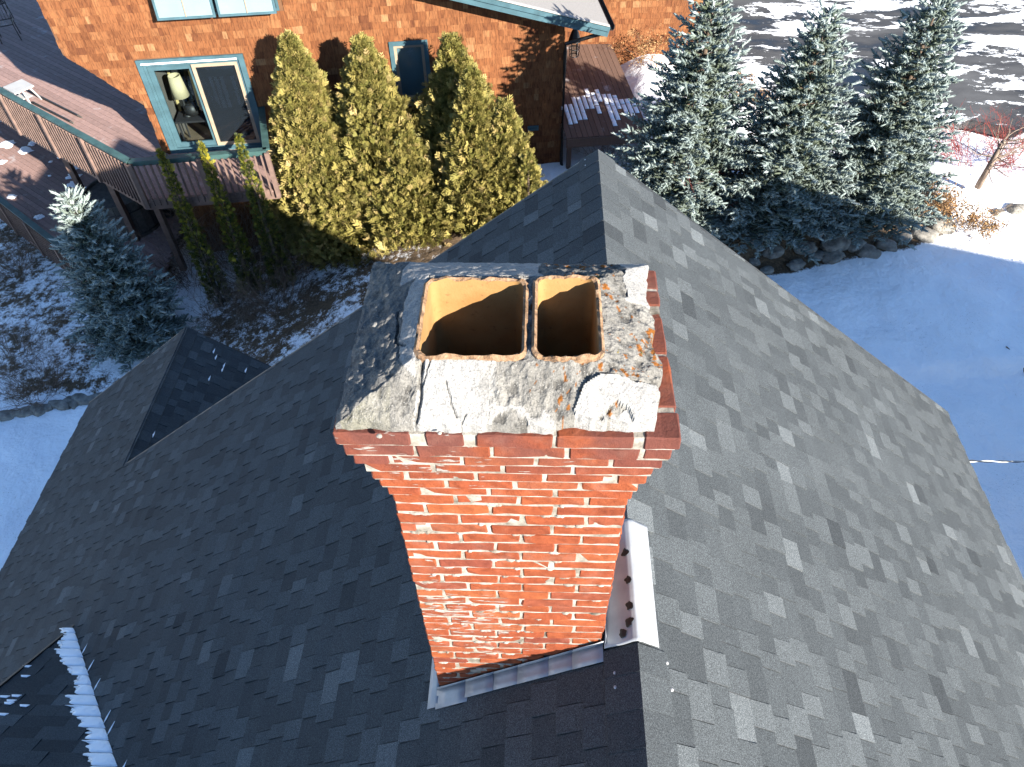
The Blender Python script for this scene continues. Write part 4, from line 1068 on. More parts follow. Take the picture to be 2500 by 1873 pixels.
def railing(dk, a, b, z, mat_top, post_every=1.8, hh=.95, baluster=True):
    a = Vector((a[0], a[1], 0)); b = Vector((b[0], b[1], 0)); L = (b-a).length; d = (b-a)/L
    mb = MB(); mb.beam(a+UZ*(z+hh), b+UZ*(z+hh), .14, .04); mb.build('top_rail', mat_top, dk)
    mb = MB(); mb.beam(a+UZ*(z+hh-.07), b+UZ*(z+hh-.07), .04, .09); mb.build('upper_rail', mat_top, dk)
    mb = MB(); mb.beam(a+UZ*(z-.1), b+UZ*(z-.1), .05, .24); mb.build('rim_joist', MT['baluster_wood'], dk)
    n = max(1, round(L/post_every))
    side_ = UZ.cross(d)
    for i in range(n+1):
        p = a+d*(L*i/n); mb = MB(); mb.beam(p-side_*.06+UZ*(z-.15), p-side_*.06+UZ*(z+hh-.025), .09, .09, d); mb.build('rail_post', MT['baluster_wood'], dk)
    k = int(L/.13)
    for i in range(1, k):
        p = a+d*(L*i/k); mb = MB(); mb.beam(p-side_*.045+UZ*(z-.12), p-side_*.045+UZ*(z+hh-.09), .034, .034, d); mb.build('baluster', MT['baluster_wood'], dk)
e1 = wpt(uR*0+ (wuz(665, 356)[0]), 0, .02)
out_u = [D[0], D[1], D[2], D[3], Vector((e1.x, e1.y, 0)), wpt(uC, 0, .02), wpt(uC-.01, 0, -13), wpt(uC-14, 0, -13)]
up = deck('upper_deck', [(p.x, p.y) for p in [Vector((q.x, q.y, 0)) for q in out_u]] if False else [Vector((q.x, q.y, 0)) for q in out_u], DECKZ, 'raised mauve-brown deck with teal top rail beside the sliding door', D[2]-D[1])
railing(up, D[0], D[1], DECKZ, MT['teal_rail']); railing(up, D[1], D[2], DECKZ, MT['teal_rail']); railing(up, D[2], D[3], DECKZ, MT['teal_rail'])
mb = MB(); mb.beam(D[3]+UZ*(DECKZ+.95), Vector((e1.x, e1.y, DECKZ+.95)), .14, .04); mb.build('top_rail', MT['teal_rail'], up)
LOWZ = -1.45
for t in (.12, .5, .88):
    p = D[1].lerp(D[2], t)+Vector((.25, .3, 0)); mb = MB(); mb.beam(p+UZ*LOWZ, p+UZ*(DECKZ-.04), .13, .13, Vector((1, 0, 0))); mb.build('support_post', MT['baluster_wood'], up)
lr = [at_z(*q, LOWZ+.9) for q in [(-200, 330), (0, 487), (135, 592), (215, 650)]]
lo_out = [Vector((p.x, p.y, 0)) for p in lr]+[wpt(uC-.6, 0, 1.2), wpt(uC-.4, 0, -10), wpt(uC-16, 0, -10)]
low = deck('lower_deck', lo_out, LOWZ, 'lower dark deck under the raised deck, with scattered snow', D[2]-D[1])
railing(low, lr[0], lr[1], LOWZ, MT['teal_rail'], hh=.9); railing(low, lr[1], lr[2], LOWZ, MT['teal_rail'], hh=.9); railing(low, lr[2], lr[3], LOWZ, MT['teal_rail'], hh=.9)
mb = MB(); R = random.Random(5)
for q, r in [((185, 405), .16), ((180, 430), .16), ((178, 450), .13), ((190, 465), .16), ((205, 475), .18), ((225, 480), .12), ((215, 460), .12), ((235, 490), .08), ((80, 350), .12), ((60, 368), .18), ((20, 352), .2), ((10, 290), .15), ((30, 480), .1), ((95, 530), .1), ((125, 395), .06), ((145, 385), .05), ((122, 430), .04), ((5, 395), .1)]:
    c = at_z(*q, LOWZ+.002); o = []
    for k in range(14):
        a = -2*math.pi*k/14; rr = r*(1+R.uniform(-.4, .4)); o.append(c+Vector((math.cos(a)*rr*1.2, math.sin(a)*rr, 0)))
    snow_chip(mb, o, UZ, .02)
mb.build('deck_snow', MT['snow'], None, True, label='scattered scraps of snow on the lower deck boards', cat='snow', kind='stuff')
# staved tub
tc = at_z(330, 560, LOWZ); tc = Vector((tc.x-.2, tc.y+.3, LOWZ-.9)); tub = empty('wooden_tub', tc, label='weathered round wooden tub of vertical staves under the deck corner', cat='tub')
for k in range(26):
    a = 2*math.pi*k/26; mb = MB(); c = tc+Vector((math.cos(a)*.78, math.sin(a)*.78, .95)); tn = Vector((-math.sin(a), math.cos(a), 0)); mb.obox(c, tn, Vector((math.cos(a), math.sin(a), 0)), UZ, .182, .04, 1.9); mb.build('stave', MT['grey_staves'], tub)
for z in (.3, 1.0, 1.65): mb = MB(); mb.tube([tc+Vector((math.cos(k*math.pi/16)*.815, math.sin(k*math.pi/16)*.815, z)) for k in range(33)], .016, 6, False); mb.build('hoop', MT['dark_metal'], tub)
mb = lathe([(.76, 0), (.76, .05)], tc+UZ*1.78); mb.build('tub_cover', MT['grey_staves'], tub)
bc = at_z(400, 540, LOWZ-.3); bx = empty('storage_box', bc, label='black wooden box with open lid beside the wooden tub', cat='box')
for nm, c, l in (('box_body', bc+UZ*.0, (.8, .6, .9)), ('box_lid', bc+UZ*.5+Vector((0, .1, 0)), (.84, .64, .05))):
    mb = MB(); mb.obox(c, WD, WNv, UZ, *l); mb.build(nm, MT['dark_cloth'], bx)
# things on the raised deck
tp = at_z(45, 212, DECKZ+.45); tp.z = DECKZ; wt = empty('white_table', tp, label='small white square table by the deck rail', cat='table')
mb = MB(); mb.obox(tp+UZ*.45, (D[2]-D[1]).normalized(), UZ.cross((D[2]-D[1]).normalized()), UZ, .55, .5, .035); mb.build('tabletop', MT['white_plastic'], wt)
for a in (-.2, .2):
    for b in (-.18, .18): mb = MB(); mb.tube([tp+Vector((a*1.3, b*1.3, 0)), tp+Vector((a*.7, b*.7, .43))], .022, 6); mb.build('leg', MT['white_plastic'], wt)
mb = MB(); mb.obox(tp+UZ*.2, (D[2]-D[1]).normalized(), UZ.cross((D[2]-D[1]).normalized()), UZ, .3, .3, .02); mb.build('shelf', MT['white_plastic'], wt)
for (a, b, lb) in (((70, 222), (200, 287), 'longer of two dark poles lying on the raised deck'), ((80, 250), (180, 301), 'shorter of two dark poles lying on the raised deck')):
    p, q = at_z(*a, DECKZ+.06), at_z(*b, DECKZ+.03); d_ = (q-p); o = empty('folded_pole', p, label=lb, cat='pole', group='poles on the deck')
    mb = MB(); mb.tube([p, p+d_*.93], .03, 8); mb.build('pole_shaft', MT['dark_metal'], o); mb = MB(); mb.tube([p+d_*.931, q], [.03, .018], 8); mb.build('pole_tip', MT['grey_staves'], o)
def wire_chair(px, lab, rz):
    p = at_z(*px, DECKZ); c = empty('iron_chair', p, label=lab, cat='chair', group='iron patio chairs')
    ca, sa = math.cos(rz), math.sin(rz)
    def L(x, y, z): return p+Vector((x*ca-y*sa, x*sa+y*ca, z))
    for x in (-.23, .23):
        for y in (-.22, .22): mb = MB(); mb.tube([L(x*1.1, y*1.1, 0), L(x, y, .44)], .013, 5); mb.build('leg', MT['black_iron'], c)
    mb = MB(); mb.tube([L(-.24, -.23, .44), L(.24, -.23, .44), L(.24, .23, .44), L(-.24, .23, .44), L(-.24, -.23, .44)], .013, 5)
    for k in range(6): mb.tube([L(-.2+.08*k, -.23, .44), L(-.2+.08*k, .23, .44)], .006, 4)
    mb.build('seat', MT['black_iron'], c)
    mb = MB(); mb.tube([L(-.23, .22, .44), L(-.24, .3, .8), L(-.15, .33, .95), L(.15, .33, .95), L(.24, .3, .8), L(.23, .22, .44)], .013, 5)
    for k in range(5): mb.tube([L(-.16+.08*k, .23, .44), L(-.14+.07*k, .33, .93)], .006, 4)
    mb.build('backrest', MT['black_iron'], c)
    for x in (-.24, .24): mb = MB(); mb.tube([L(x, .28, .68), L(x*1.1, 0, .66), L(x*1.05, -.22, .64), L(x, -.23, .44)], .012, 5); mb.build('armrest', MT['black_iron'], c)
wire_chair((28, 95), 'black iron patio chair nearest the house corner', .5); wire_chair((5, 45), 'black iron patio chair at the picture corner, farther from the rail', 2.4)

# ------------------------------------------------------------------ plants
def frames(d):
    d = d/np.linalg.norm(d, axis=1, keepdims=True); up = np.tile([0, 0, 1.], (len(d), 1)); up[np.abs(d[:, 2]) > .95] = [1., 0, 0]
    a = np.cross(up, d); a /= np.linalg.norm(a, axis=1, keepdims=True); b = np.cross(d, a); return a, b, d
def instance(tv, tf, pos, d, ln, rad, roll=None):
    a, b, c = frames(d); n = len(pos)
    if roll is not None:
        cs, sn = np.cos(roll)[:, None], np.sin(roll)[:, None]; a, b = a*cs+b*sn, b*cs-a*sn
    V = pos[:, None, :] + a[:, None, :]*(tv[None, :, 0:1]*rad[:, None, None]) + b[:, None, :]*(tv[None, :, 1:2]*rad[:, None, None]) + c[:, None, :]*(tv[None, :, 2:3]*ln[:, None, None])
    F = tf[None]+(np.arange(n)*len(tv))[:, None, None]
    return V.reshape(-1, 3), F.reshape(-1, tf.shape[1])
def shoot_template(seed, nn=12):
    R = np.random.default_rng(seed); v = []; f = []
    ring = [(math.cos(k*math.pi/2), math.sin(k*math.pi/2)) for k in range(4)]
    for r, z in ((.42, 0), (.5, .45), (.4, .85)): v += [(x*r, y*r, z) for x, y in ring]
    v.append((0, 0, 1.0))
    for i in range(2):
        for k in range(4):
            a, b, c, d = i*4+k, i*4+(k+1) % 4, i*4+4+(k+1) % 4, i*4+4+k; f += [(a, b, c), (a, c, d)]
    f += [(8+k, 8+(k+1) % 4, 12) for k in range(4)]
    for k in range(nn):
        an = R.uniform(0, 6.28); z = R.uniform(.0, .92); ex = R.uniform(.9, 1.25); w = .13
        c, s = math.cos(an), math.sin(an); b = len(v)
        v += [(c*.25-s*w, s*.25+c*w, z), (c*.25+s*w, s*.25-c*w, z), (c*ex, s*ex, z+R.uniform(.1, .3))]; f.append((b, b+1, b+2))
    return np.array(v), np.array(f)
SH = shoot_template(1)
def tubes3(segs):
    """segs: list of (p, q, r0, r1) -> triangles, three sided"""
    P = np.array([s[0] for s in segs], float); Q = np.array([s[1] for s in segs], float); r0 = np.array([s[2] for s in segs]); r1 = np.array([s[3] for s in segs])
    a, b, c = frames(Q-P); V = []
    for k in range(3):
        an = 2.094*k; V.append(P+(a*math.cos(an)+b*math.sin(an))*r0[:, None])
    for k in range(3):
        an = 2.094*k; V.append(Q+(a*math.cos(an)+b*math.sin(an))*r1[:, None])
    V = np.stack(V, 1); t = np.array([(0, 1, 4), (0, 4, 3), (1, 2, 5), (1, 5, 4), (2, 0, 3), (2, 3, 5)])
    F = t[None]+(np.arange(len(P))*6)[:, None, None]; return V.reshape(-1, 3), F.reshape(-1, 3)
def trunk(parent, base, h, r, lean=0.0):
    mb = MB(); b = Vector(base); mb.tube([b-UZ*.2, b+UZ*h*.3+Vector((lean*.2, 0, 0)), b+UZ*h*.7, b+UZ*h*.97], [r*1.15, r*.8, r*.4, r*.08], 9); mb.build('trunk', MT['bark'], parent, True)
def spruce(tip_px, y, radius, seed, label, mat='spruce', low=.04, dens=1.0, frost=.0, shoot=.17):
    R = np.random.default_rng(seed); tip = at_y(*tip_px, y); zb = float(ground_z(tip.x, tip.y)); base = Vector((tip.x, tip.y, zb)); Hh = tip.z-zb
    t = empty('blue_spruce', base, label=label, cat='spruce', group='blue spruces'); trunk(t, base, Hh, .11*radius/1.5)
    pos = []; dr = []; ln = []; tone = []; segs = []
    nl = int(Hh/.155)
    for i in range(nl):
        zf = low+(1-low)*(i+R.uniform(-.3, .3))/nl; zf = min(max(zf, .02), .985)
        Lb = radius*((1-zf)**.8)*(.86 if zf < .12 else 1)+.07
        nb_ = int(max(5, 13*Lb/radius+4)*dens)
        for k in range(nb_):
            an = 2*math.pi*(k/nb_)+R.uniform(0, .5)+i*.7; L = Lb*R.uniform(.68, 1.12)
            rise = .55*(zf-.35)+R.uniform(-.1, .1)
            h = np.array([math.cos(an), math.sin(an), 0]); p0 = np.array([base.x, base.y, zb+zf*Hh])
            ns = max(2, int(L/.075)); prev = p0
            for s in range(1, ns+1):
                q = s/ns; p = p0+h*L*q+np.array([0, 0, L*(rise*q+.22*q*q-.12*q)])
                segs.append((prev, p, .012*(1-q)+.004, .012*(1-q)+.003)) if s % 2 == 0 or s == ns else None
                if s % 2 == 0: prev = p
                if q < .22: continue
                sd = np.array([-h[1], h[0], 0]); fw = h*.75+np.array([0, 0, rise*.5+.15])
                lq = shoot*(1.15-.45*q)*R.uniform(.75, 1.25)
                for sgn in (-1, 1):
                    # side twigs, longer toward the middle of the branch
                    tw = L*.30*(1-q)+.06; nt = max(1, int(tw/.085))
                    d0 = fw*.8+sd*sgn*.9+R.normal(0, .15, 3); d0 /= np.linalg.norm(d0)
                    for w in range(nt):
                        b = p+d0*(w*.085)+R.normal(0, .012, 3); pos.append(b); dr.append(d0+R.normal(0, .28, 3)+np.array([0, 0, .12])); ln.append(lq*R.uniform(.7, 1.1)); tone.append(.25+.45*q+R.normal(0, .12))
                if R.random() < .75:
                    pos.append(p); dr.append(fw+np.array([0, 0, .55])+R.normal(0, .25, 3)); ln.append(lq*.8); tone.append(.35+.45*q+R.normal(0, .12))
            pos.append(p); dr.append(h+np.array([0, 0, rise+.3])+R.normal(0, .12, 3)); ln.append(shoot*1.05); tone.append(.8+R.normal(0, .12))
    for k in range(9):
        pos.append(np.array([tip.x, tip.y, tip.z-.5+.055*k])); dr.append(np.array([R.normal(0, .35), R.normal(0, .35), 1.])); ln.append(.17); tone.append(.9)
    pos = np.array(pos); dr = np.array(dr); ln = np.array(ln); tone = np.clip(np.array(tone)+frost, 0, 1)
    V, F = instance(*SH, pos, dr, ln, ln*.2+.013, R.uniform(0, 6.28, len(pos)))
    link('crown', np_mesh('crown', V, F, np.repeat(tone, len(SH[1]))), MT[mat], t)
    V, F = tubes3(segs); link('branches', np_mesh('branches', V, F), MT['bark'], t)
    return t
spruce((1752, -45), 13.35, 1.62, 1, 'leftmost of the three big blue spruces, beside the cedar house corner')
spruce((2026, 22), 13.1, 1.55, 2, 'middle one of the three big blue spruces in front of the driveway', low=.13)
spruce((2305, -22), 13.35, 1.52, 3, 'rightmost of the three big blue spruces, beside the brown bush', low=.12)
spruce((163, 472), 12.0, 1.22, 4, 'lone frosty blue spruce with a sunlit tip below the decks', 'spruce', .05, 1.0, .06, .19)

def spray_template(seed):
    R = np.random.default_rng(seed); v = []; f = []
    def leaf(o, a, l, w, zz):
        o = np.array(o); c, s = math.sin(a), math.cos(a); b = len(v)
        d = np.array([c, 0, s]); pz = np.array([s, 0, -c]); k = np.array([0, zz, 0])
        v.extend([o, o+d*l*.5+pz*w+k*.6, o+d*l+k, o+d*l*.5-pz*w+k*.6]); f.extend([(b, b+1, b+2), (b, b+2, b+3)])
    leaf((0, 0, 0), 0, 1., .045, 0)
    for i in range(4):
        z = .18+.19*i; bend = R.uniform(-.12, .12)
        for s in (-1, 1):
            l = (.62-.11*i)*R.uniform(.8, 1.1); leaf((0, bend*.3, z), s*R.uniform(.35, .6), l, .05, bend)
            if i < 3: leaf((s*l*.32, bend*.4, z+l*.42), s*.25, l*.55, .042, bend)
    return np.array(v), np.array(f)
SP = [spray_template(k) for k in (3, 4, 5)]
def arbor(tip_px, y, radius, seed, label, n=5200, mat='arborvitae', prof=None, ln0=.2, lobes=3, group='golden arborvitae', tip_sun=.0, name='arborvitae'):
    R = np.random.default_rng(seed); tip = at_y(*tip_px, y); zb = float(ground_z(tip.x, tip.y)); base = Vector((tip.x, tip.y, zb)); Hh = tip.z-zb
    t = empty(name, base, label=label, cat='arborvitae', group=group); trunk(t, base, Hh*.92, .05+.03*radius)
    # leaders: a main one and some lower ones fused with it
    lead = [(0, 0, Hh, radius)]
    for k in range(lobes):
        a = R.uniform(0, 6.28); r = radius*R.uniform(.3, .5); lead.append((math.cos(a)*r, math.sin(a)*r, Hh*R.uniform(.5, .74), radius*R.uniform(.45, .6)))
    wgt = np.array([l[2]*l[3] for l in lead]); wgt /= wgt.sum()
    pos = []; dr = []; ln = []; tone = []
    pick = R.choice(len(lead), n, p=wgt); 
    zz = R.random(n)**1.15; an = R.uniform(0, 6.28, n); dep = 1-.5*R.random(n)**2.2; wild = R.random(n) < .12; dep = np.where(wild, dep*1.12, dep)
    for i in range(n):
        lx, ly, lh, lr = lead[pick[i]]; zf = zz[i]
        rr = lr*(1-zf)**.85*(.85+.15*min(1, zf/.18))
        lump = 1+.32*nz(math.cos(an[i])*1.6+seed*3, math.sin(an[i])*1.6+pick[i]*5, zf*lh*1.5)+.15*nz(an[i]*3, zf*lh*4, seed)
        r = (rr*lump+.02)*dep[i]
        p = np.array([base.x+lx*(.25+.75*min(1, zf*2))+math.cos(an[i])*r, base.y+ly*(.25+.75*min(1, zf*2))+math.sin(an[i])*r, zb+.1+zf*(lh-.18)])
        out = np.array([math.cos(an[i]), math.sin(an[i]), 0])
        pos.append(p); dr.append(out*(.62-.3*zf)+np.array([0, 0, .8])+R.normal(0, .27, 3)); ln.append(ln0*R.uniform(.6, 1.25)*(1-.3*zf)*(1.35 if wild[i] else 1))
        tone.append(.18+.5*(dep[i]-.5)*2*.8+R.normal(0, .14)+tip_sun*zf+.12*lump-.12)  # upper foliage lightened in colour to stand for sunlit tips
    pos = np.array(pos); dr = np.array(dr); ln = np.array(ln); tone = np.clip(np.array(tone), 0, 1)
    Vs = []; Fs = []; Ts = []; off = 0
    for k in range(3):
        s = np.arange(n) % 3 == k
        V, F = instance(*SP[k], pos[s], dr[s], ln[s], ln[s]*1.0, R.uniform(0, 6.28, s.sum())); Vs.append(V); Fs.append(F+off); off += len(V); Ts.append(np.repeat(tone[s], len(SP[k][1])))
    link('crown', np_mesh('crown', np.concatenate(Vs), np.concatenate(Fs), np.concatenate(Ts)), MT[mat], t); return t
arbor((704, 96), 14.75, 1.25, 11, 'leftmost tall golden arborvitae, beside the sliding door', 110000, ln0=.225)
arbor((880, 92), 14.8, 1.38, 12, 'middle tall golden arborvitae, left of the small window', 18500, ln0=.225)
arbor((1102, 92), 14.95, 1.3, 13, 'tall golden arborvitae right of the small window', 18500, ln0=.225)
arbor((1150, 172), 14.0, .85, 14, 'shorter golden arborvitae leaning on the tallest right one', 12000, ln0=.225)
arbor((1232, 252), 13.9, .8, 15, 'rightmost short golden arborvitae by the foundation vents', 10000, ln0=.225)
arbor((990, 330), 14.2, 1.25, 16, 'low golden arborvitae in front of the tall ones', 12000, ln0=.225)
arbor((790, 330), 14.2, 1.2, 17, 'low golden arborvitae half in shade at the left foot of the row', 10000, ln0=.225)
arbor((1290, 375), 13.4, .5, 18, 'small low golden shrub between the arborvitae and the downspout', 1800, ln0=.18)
arbor((386, 362), 13.15, .21, 21, 'left narrow dark arborvitae with a yellow lit tip by the deck rail', 1500, 'arborvitae_dark', ln0=.13, lobes=0, group='narrow arborvitae', tip_sun=.3)
arbor((487, 345), 13.2, .22, 22, 'middle narrow dark arborvitae in front of the deck rail', 1600, 'arborvitae_dark', ln0=.13, lobes=0, group='narrow arborvitae', tip_sun=.3)
arbor((578, 326), 13.25, .24, 23, 'right narrow dark arborvitae in front of the sliding door', 1700, 'arborvitae_dark', ln0=.13, lobes=0, group='narrow arborvitae', tip_sun=.1)

def twig_bush(px, y_or_z, h, spread, n, seed, mat, label, levels=3, leaf=None, nleaf=0, name='bare_shrub', cat='shrub', group=None, thick=.008, up=.7):
    R = np.random.default_rng(seed); c = at_z(*px, y_or_z) if y_or_z < 5 else at_y(*px, y_or_z)
    zb = float(ground_z(c.x, c.y)); c.z = zb; t = empty(name, c, label=label, cat=cat, group=group); segs = []; ends = []
    def grow(p, d, l, r, lev):
        k = 3
        for s in range(k):
            d = d+R.normal(0, .16, 3); d[2] += .03; d /= np.linalg.norm(d); q = p+d*l/k; segs.append((p, q, r*(1-.2*s), r*(1-.2*(s+1)))); p = q
            if lev > 0:
                for _ in range(int(R.integers(1, 3))):
                    e = d+R.normal(0, .55, 3); e /= np.linalg.norm(e); grow(p, e, l*R.uniform(.4, .65), r*.55, lev-1)
        ends.append(p)
    for i in range(n):
        a = R.uniform(0, 6.28); rr = spread*math.sqrt(R.random())*.45; d = np.array([math.cos(a)*R.uniform(.1, 1)*spread/h, math.sin(a)*R.uniform(.1, 1)*spread/h, up]); d /= np.linalg.norm(d)
        grow(np.array([c.x+math.cos(a)*rr, c.y+math.sin(a)*rr, zb-.05]), d, h*R.uniform(.55, 1.0), thick, levels-1)
    V, F = tubes3(segs); link('stems', np_mesh('stems', V, F), MT[mat], t, kind='stuff')
    if nleaf:
        E = np.array(ends); pi = E[R.integers(0, len(E), nleaf)]+R.normal(0, .05, (nleaf, 3)); tv, tf = SP[0][0][:4], SP[0][1][:2]
        tv = tv*np.array([2.6, 1, 1]); l = R.uniform(.03, .07, nleaf); V, F = instance(tv, tf, pi, R.normal(0, 1, (nleaf, 3)), l, l*1.8, R.uniform(0, 6.28, nleaf))
        link('leaves', np_mesh('leaves', V, F, np.repeat(R.random(nleaf), 2)), MT[leaf], t)
    return t
twig_bush((1690, 545), .2, 1.5, .8, 22, 51, 'red_twig', 'red twigged dogwood at the foot of the leftmost big spruce', 3, name='red_dogwood', group='red dogwoods')
twig_bush((2380, 370), .6, 0.8, 1.1, 40, 52, 'red_twig', 'red twigged dogwood by the driveway edge, right of the spruces', 3, name='red_dogwood', group='red dogwoods')
twig_bush((2500, 365), .6, 0.8, 1.3, 44, 53, 'red_twig', 'red twigged dogwood cut by the right picture edge', 3, name='red_dogwood', group='red dogwoods')
twig_bush((2375, 500), .5, 1.0, 1.3, 14, 54, 'grey_twig', 'leafless grey-brown shrub between spruce and driveway', 3, name='bare_shrub', group='bare shrubs')
twig_bush((2370, 520), .5, .6, .6, 12, 55, 'brown_twig', 'brown dry-leaved bush at the right end of the stone bank', 3, 'dry_leaves', 2600, 'dry_bush', group='dry bushes')
twig_bush((2290, 500), .5, .6, .4, 8, 56, 'brown_twig', 'tan dry-leaved bush tucked against the right spruce', 3, 'dry_leaves', 1400, 'dry_bush', group='dry bushes')
twig_bush((1590, 150), .4, .75, .7, 12, 57, 'brown_twig', 'tan dry bush in front of the rear wing', 3, 'dry_leaves', 2400, 'dry_bush', group='dry bushes')
twig_bush((1835, 245), .6, .6, .5, 8, 58, 'brown_twig', 'small rusty dry bush between two spruces', 3, 'dry_leaves', 1200, 'dry_bush', group='dry bushes')
twig_bush((1480, 400), .0, .9, .6, 12, 59, 'brown_twig', 'bare brown shrub under the board walk', 3, name='bare_shrub', group='bare shrubs')
twig_bush((1730, 215), .6, .5, .5, 8, 60, 'red_twig', 'low red dogwood near the driveway behind the left spruce', 3, name='red_dogwood', group='red dogwoods')
BR = [((560, 640), 1.7, 1.0, 16, 'tall bare brown thicket in front of the narrow arborvitae'), ((470, 690), 1.2, 1.0, 14, 'bare thicket right of the lone spruce'), ((640, 720), 1.3, 1.1, 14, 'bare thicket in shade under the golden arborvitae'),
      ((700, 800), 1.0, .9, 12, 'bare thicket just behind the main roof rake'), ((560, 800), .8, .9, 12, 'low bare thicket behind the small gable'), ((30, 640), 1.0, .9, 12, 'bare shrub below the lower deck, left edge'),
      ((20, 880), .9, 1.0, 12, 'bare shrub on the snowy slope at the left edge'), ((90, 960), .7, .8, 10, 'low bare shrub above the dark stone strip'), ((520, 560), 1.2, .8, 12, 'bare shrub beneath the deck corner'), ((760, 690), 1.2, .8, 10, 'bare shrub in the dark below the middle arborvitae')]
for i, (px, h, sp, n, lb) in enumerate(BR):
    twig_bush(px, -1.9, h, sp, n+26, 70+i, 'brown_twig' if i % 2 else 'grey_twig', lb, 3, name='bare_thicket', group='bare thickets', thick=.008)
# small leaning tree by the drive
tb0 = at_z(2392, 448, .6); tb1 = at_y(2450, 345, tb0.y-.1); st = empty('leaning_tree', tb0, label='small leaning tree trunk with bare grey branches near the driveway', cat='tree')
mb = MB(); d_ = tb1-tb0; mb.tube([tb0-UZ*.1, tb0+d_*.5, tb1], [.075, .06, .045], 8); mb.build('trunk', MT['grey_twig'], st, True)
Rn = np.random.default_rng(9); sg = []
for k in range(22):
    p = np.array(tb0+d_*float(Rn.uniform(.3, 1))); d = np.array([Rn.normal(0, .8), Rn.normal(0, .5), abs(Rn.normal(.5, .4))]); d /= np.linalg.norm(d); r = .016
    for s in range(6):
        d = d+Rn.normal(0, .2, 3); d /= np.linalg.norm(d); q = p+d*.19; sg.append((p, q, r, r*.8)); r *= .8; p = q
V, F = tubes3(sg); link('branches', np_mesh('branches', V, F), MT['grey_twig'], st)
# stake in the brush
sp0 = at_z(443, 640, -1.7); sp0.z = float(ground_z(sp0.x, sp0.y)); mb = MB(); mb.tube([sp0, sp0+Vector((.05, .03, 1.0))], .012, 6); mb.build('marker_stake', MT['pale_cloth'], None, label='thin pale stake standing in the dark brush', cat='stake')

# ------------------------------------------------------------------ stones of the bank
def stone_mesh(rx, ry, rz_, seed):
    bm = bmesh.new(); bmesh.ops.create_icosphere(bm, subdivisions=3, radius=1)
    for v in bm.verts:
        n = 1+.28*fbm(v.co.x*1.3+seed*7, v.co.y*1.3, v.co.z*1.3, 3)*2
        v.co = Vector((math.copysign(abs(v.co.x)**.75, v.co.x)*rx*n, math.copysign(abs(v.co.y)**.75, v.co.y)*ry*n, math.copysign(abs(v.co.z)**.75, v.co.z)*rz_*n))
    me = bpy.data.meshes.new('stone'); bm.to_mesh(me); bm.free(); me.polygons.foreach_set('use_smooth', [True]*len(me.polygons)); return me
bank = empty('stone_bank', RL[2], label='dry laid fieldstone bank below the big blue spruces', cat='stone wall')
R = random.Random(15)
for (px, py, w) in [(1836, 618, .30), (1860, 608, .26), (1885, 625, .42), (1840, 640, .25), (1868, 595, .34), (1905, 600, .3), (1945, 640, .36), (1960, 612, .48), (2000, 618, .36), (2035, 620, .5), (2035, 600, .62), (2090, 598, .42), (2120, 608, .5), (1815, 655, .3), (1875, 652, .28), (2165, 590, .45), (2210, 575, .35), (1900, 575, .4), (1985, 590, .35), (2260, 568, .55), (2295, 548, .6), (2442, 510, .28), (2488, 503, .4)]:
    c = at_z(px, py, .12); hz_ = w*R.uniform(.32, .45); c.z = float(ground_z(c.x, c.y))+hz_*.35
    o = link('stone', stone_mesh(w*.5, w*.36, hz_*.62, R.random()*9), MT['stone'], None); o.parent = bank; o.matrix_parent_inverse = Matrix.Translation(-Vector(bank.location)); o.location = c; o.rotation_euler = (0, 0, R.uniform(-.5, .5))
lb2 = empty('stone_edging', at_z(100, 1010, -2), label='low dark stone edging between brush and snow left of the roof', cat='stone wall')
for k in range(16):
    c = at_z(-70+21*k, 1035-3.6*k+R.uniform(-5, 5), -2.0); w = R.uniform(.22, .42); c.z = float(ground_z(c.x, c.y))+.03
    o = link('stone', stone_mesh(w*.5, w*.34, w*.25, R.random()*9), MT['stone'], None); o.parent = lb2; o.matrix_parent_inverse = Matrix.Translation(-Vector(lb2.location)); o.location = c; o.rotation_euler = (0, 0, R.uniform(-.5, .5))
# a stick and loose leaves on the snow
p, q = at_z(2455, 848, 0), at_z(2520, 900, 0)
p.z = float(ground_z(p.x, p.y)); q.z = float(ground_z(q.x, q.y)); mb = MB(); mb.tube([p+UZ*.02, p.lerp(q, .5)+Vector((.03, .05, .05)), q+UZ*.03], [.012, .025, .03], 6); mb.build('fallen_branch', MT['bark'], None, label='dark fallen branch on the shaded snow at the right edge', cat='branch')
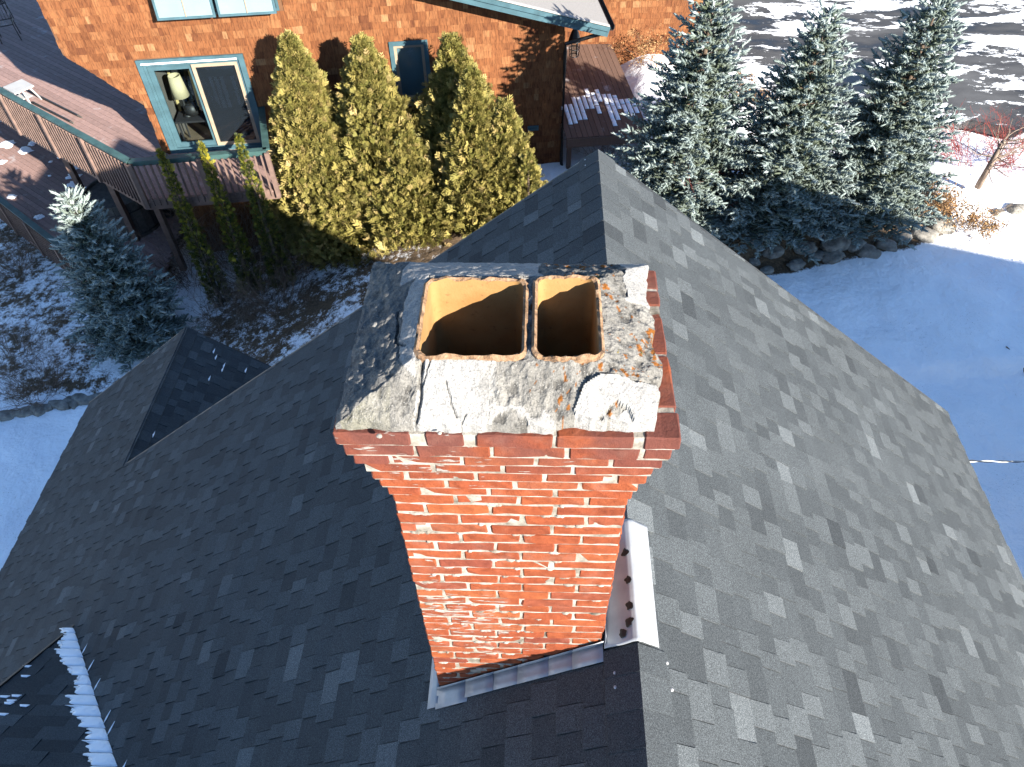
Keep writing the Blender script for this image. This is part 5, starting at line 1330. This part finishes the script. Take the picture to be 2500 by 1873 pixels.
# service cable from the eave
c0 = Vector((XE-.02, at_y(2362, 1126, 0.1).y, 0)); d_ = ray(2358, 1126); t_ = (XE+.03)/d_.x; c0 = d_*t_+Vector((0, 0, ZO)); d2 = ray(2600, 1129); c1 = Vector((9.0, 0, 0)); t2 = 9.0/d2.x; c1 = d2*t2+Vector((0, 0, ZO))
cb = empty('service_cable', c0, label='twisted service cable crossing the shaded lawn from the eave', cat='cable')
pts = [c0.lerp(c1, k/24)+(c1-c0)*(.0) for k in range(60)]
for s, mt_ in ((0, 'black_iron'), (math.pi, 'pale_cloth')):
    mb = MB(); mb.tube([p_+Vector((0, math.cos(k*1.1+s), math.sin(k*1.1+s)))*.008 for k, p_ in enumerate(pts)], .008, 5); mb.build('cable_strand', MT[mt_], cb)

# ------------------------------------------------------------------ neighbouring garage outside the picture: it shades the right-hand lawn
gh = 6.6; gd = Vector((.937, -.35, 0)); gn = Vector((.35, .937, 0)); gc = Vector((19.5, 2.0, 0)); GN, GS, HN, HS = 3.0, 11.0, 3.2, 2.8
gar = empty('neighbour_house', gc, label='plain gabled house beyond the right edge, shading the lawn', cat='house')
ga, gb = gc-gd*8.0, gc+gd*9
for q, hh in ((GN, HN), (-GS, HS)):
    p = [ga+UZ*gh, gb+UZ*gh, gb+gn*q+UZ*hh, ga+gn*q+UZ*hh]; n_ = (p[1]-p[0]).cross(p[3]-p[0]).normalized(); n_ = n_ if n_.z > 0 else -n_
    roof_slab(p, n_, MT['roof_deck'], 'roof_slope', gar)
ca, cb_ = ga+gd*.4, gb-gd*.4
for e_ in (ca, cb_):
    mb = MB(); pr = [e_+gn*(GN-.3)+UZ*-.6, e_-gn*(GS-.4)+UZ*-.6, e_-gn*(GS-.4)+UZ*(HS-.1), e_+UZ*(gh-.2), e_+gn*(GN-.3)+UZ*(HN+.1)]; mb.add(pr+[x+gd*.2 for x in pr], [(0, 1, 2, 3, 4), (9, 8, 7, 6, 5)]+[(i, (i+1) % 5, 5+(i+1) % 5, 5+i) for i in range(5)]); mb.build('gable_wall', MT['render_wall'], gar)
for q, hh in ((GN-.4, HN), (-GS+.5, HS)):
    mb = MB(); mb.beam(ca+gd*.21+gn*q+UZ*(hh-.6)/2, cb_-gd*.01+gn*q+UZ*(hh-.6)/2, .2, hh+.4); mb.build('long_wall', MT['render_wall'], gar)
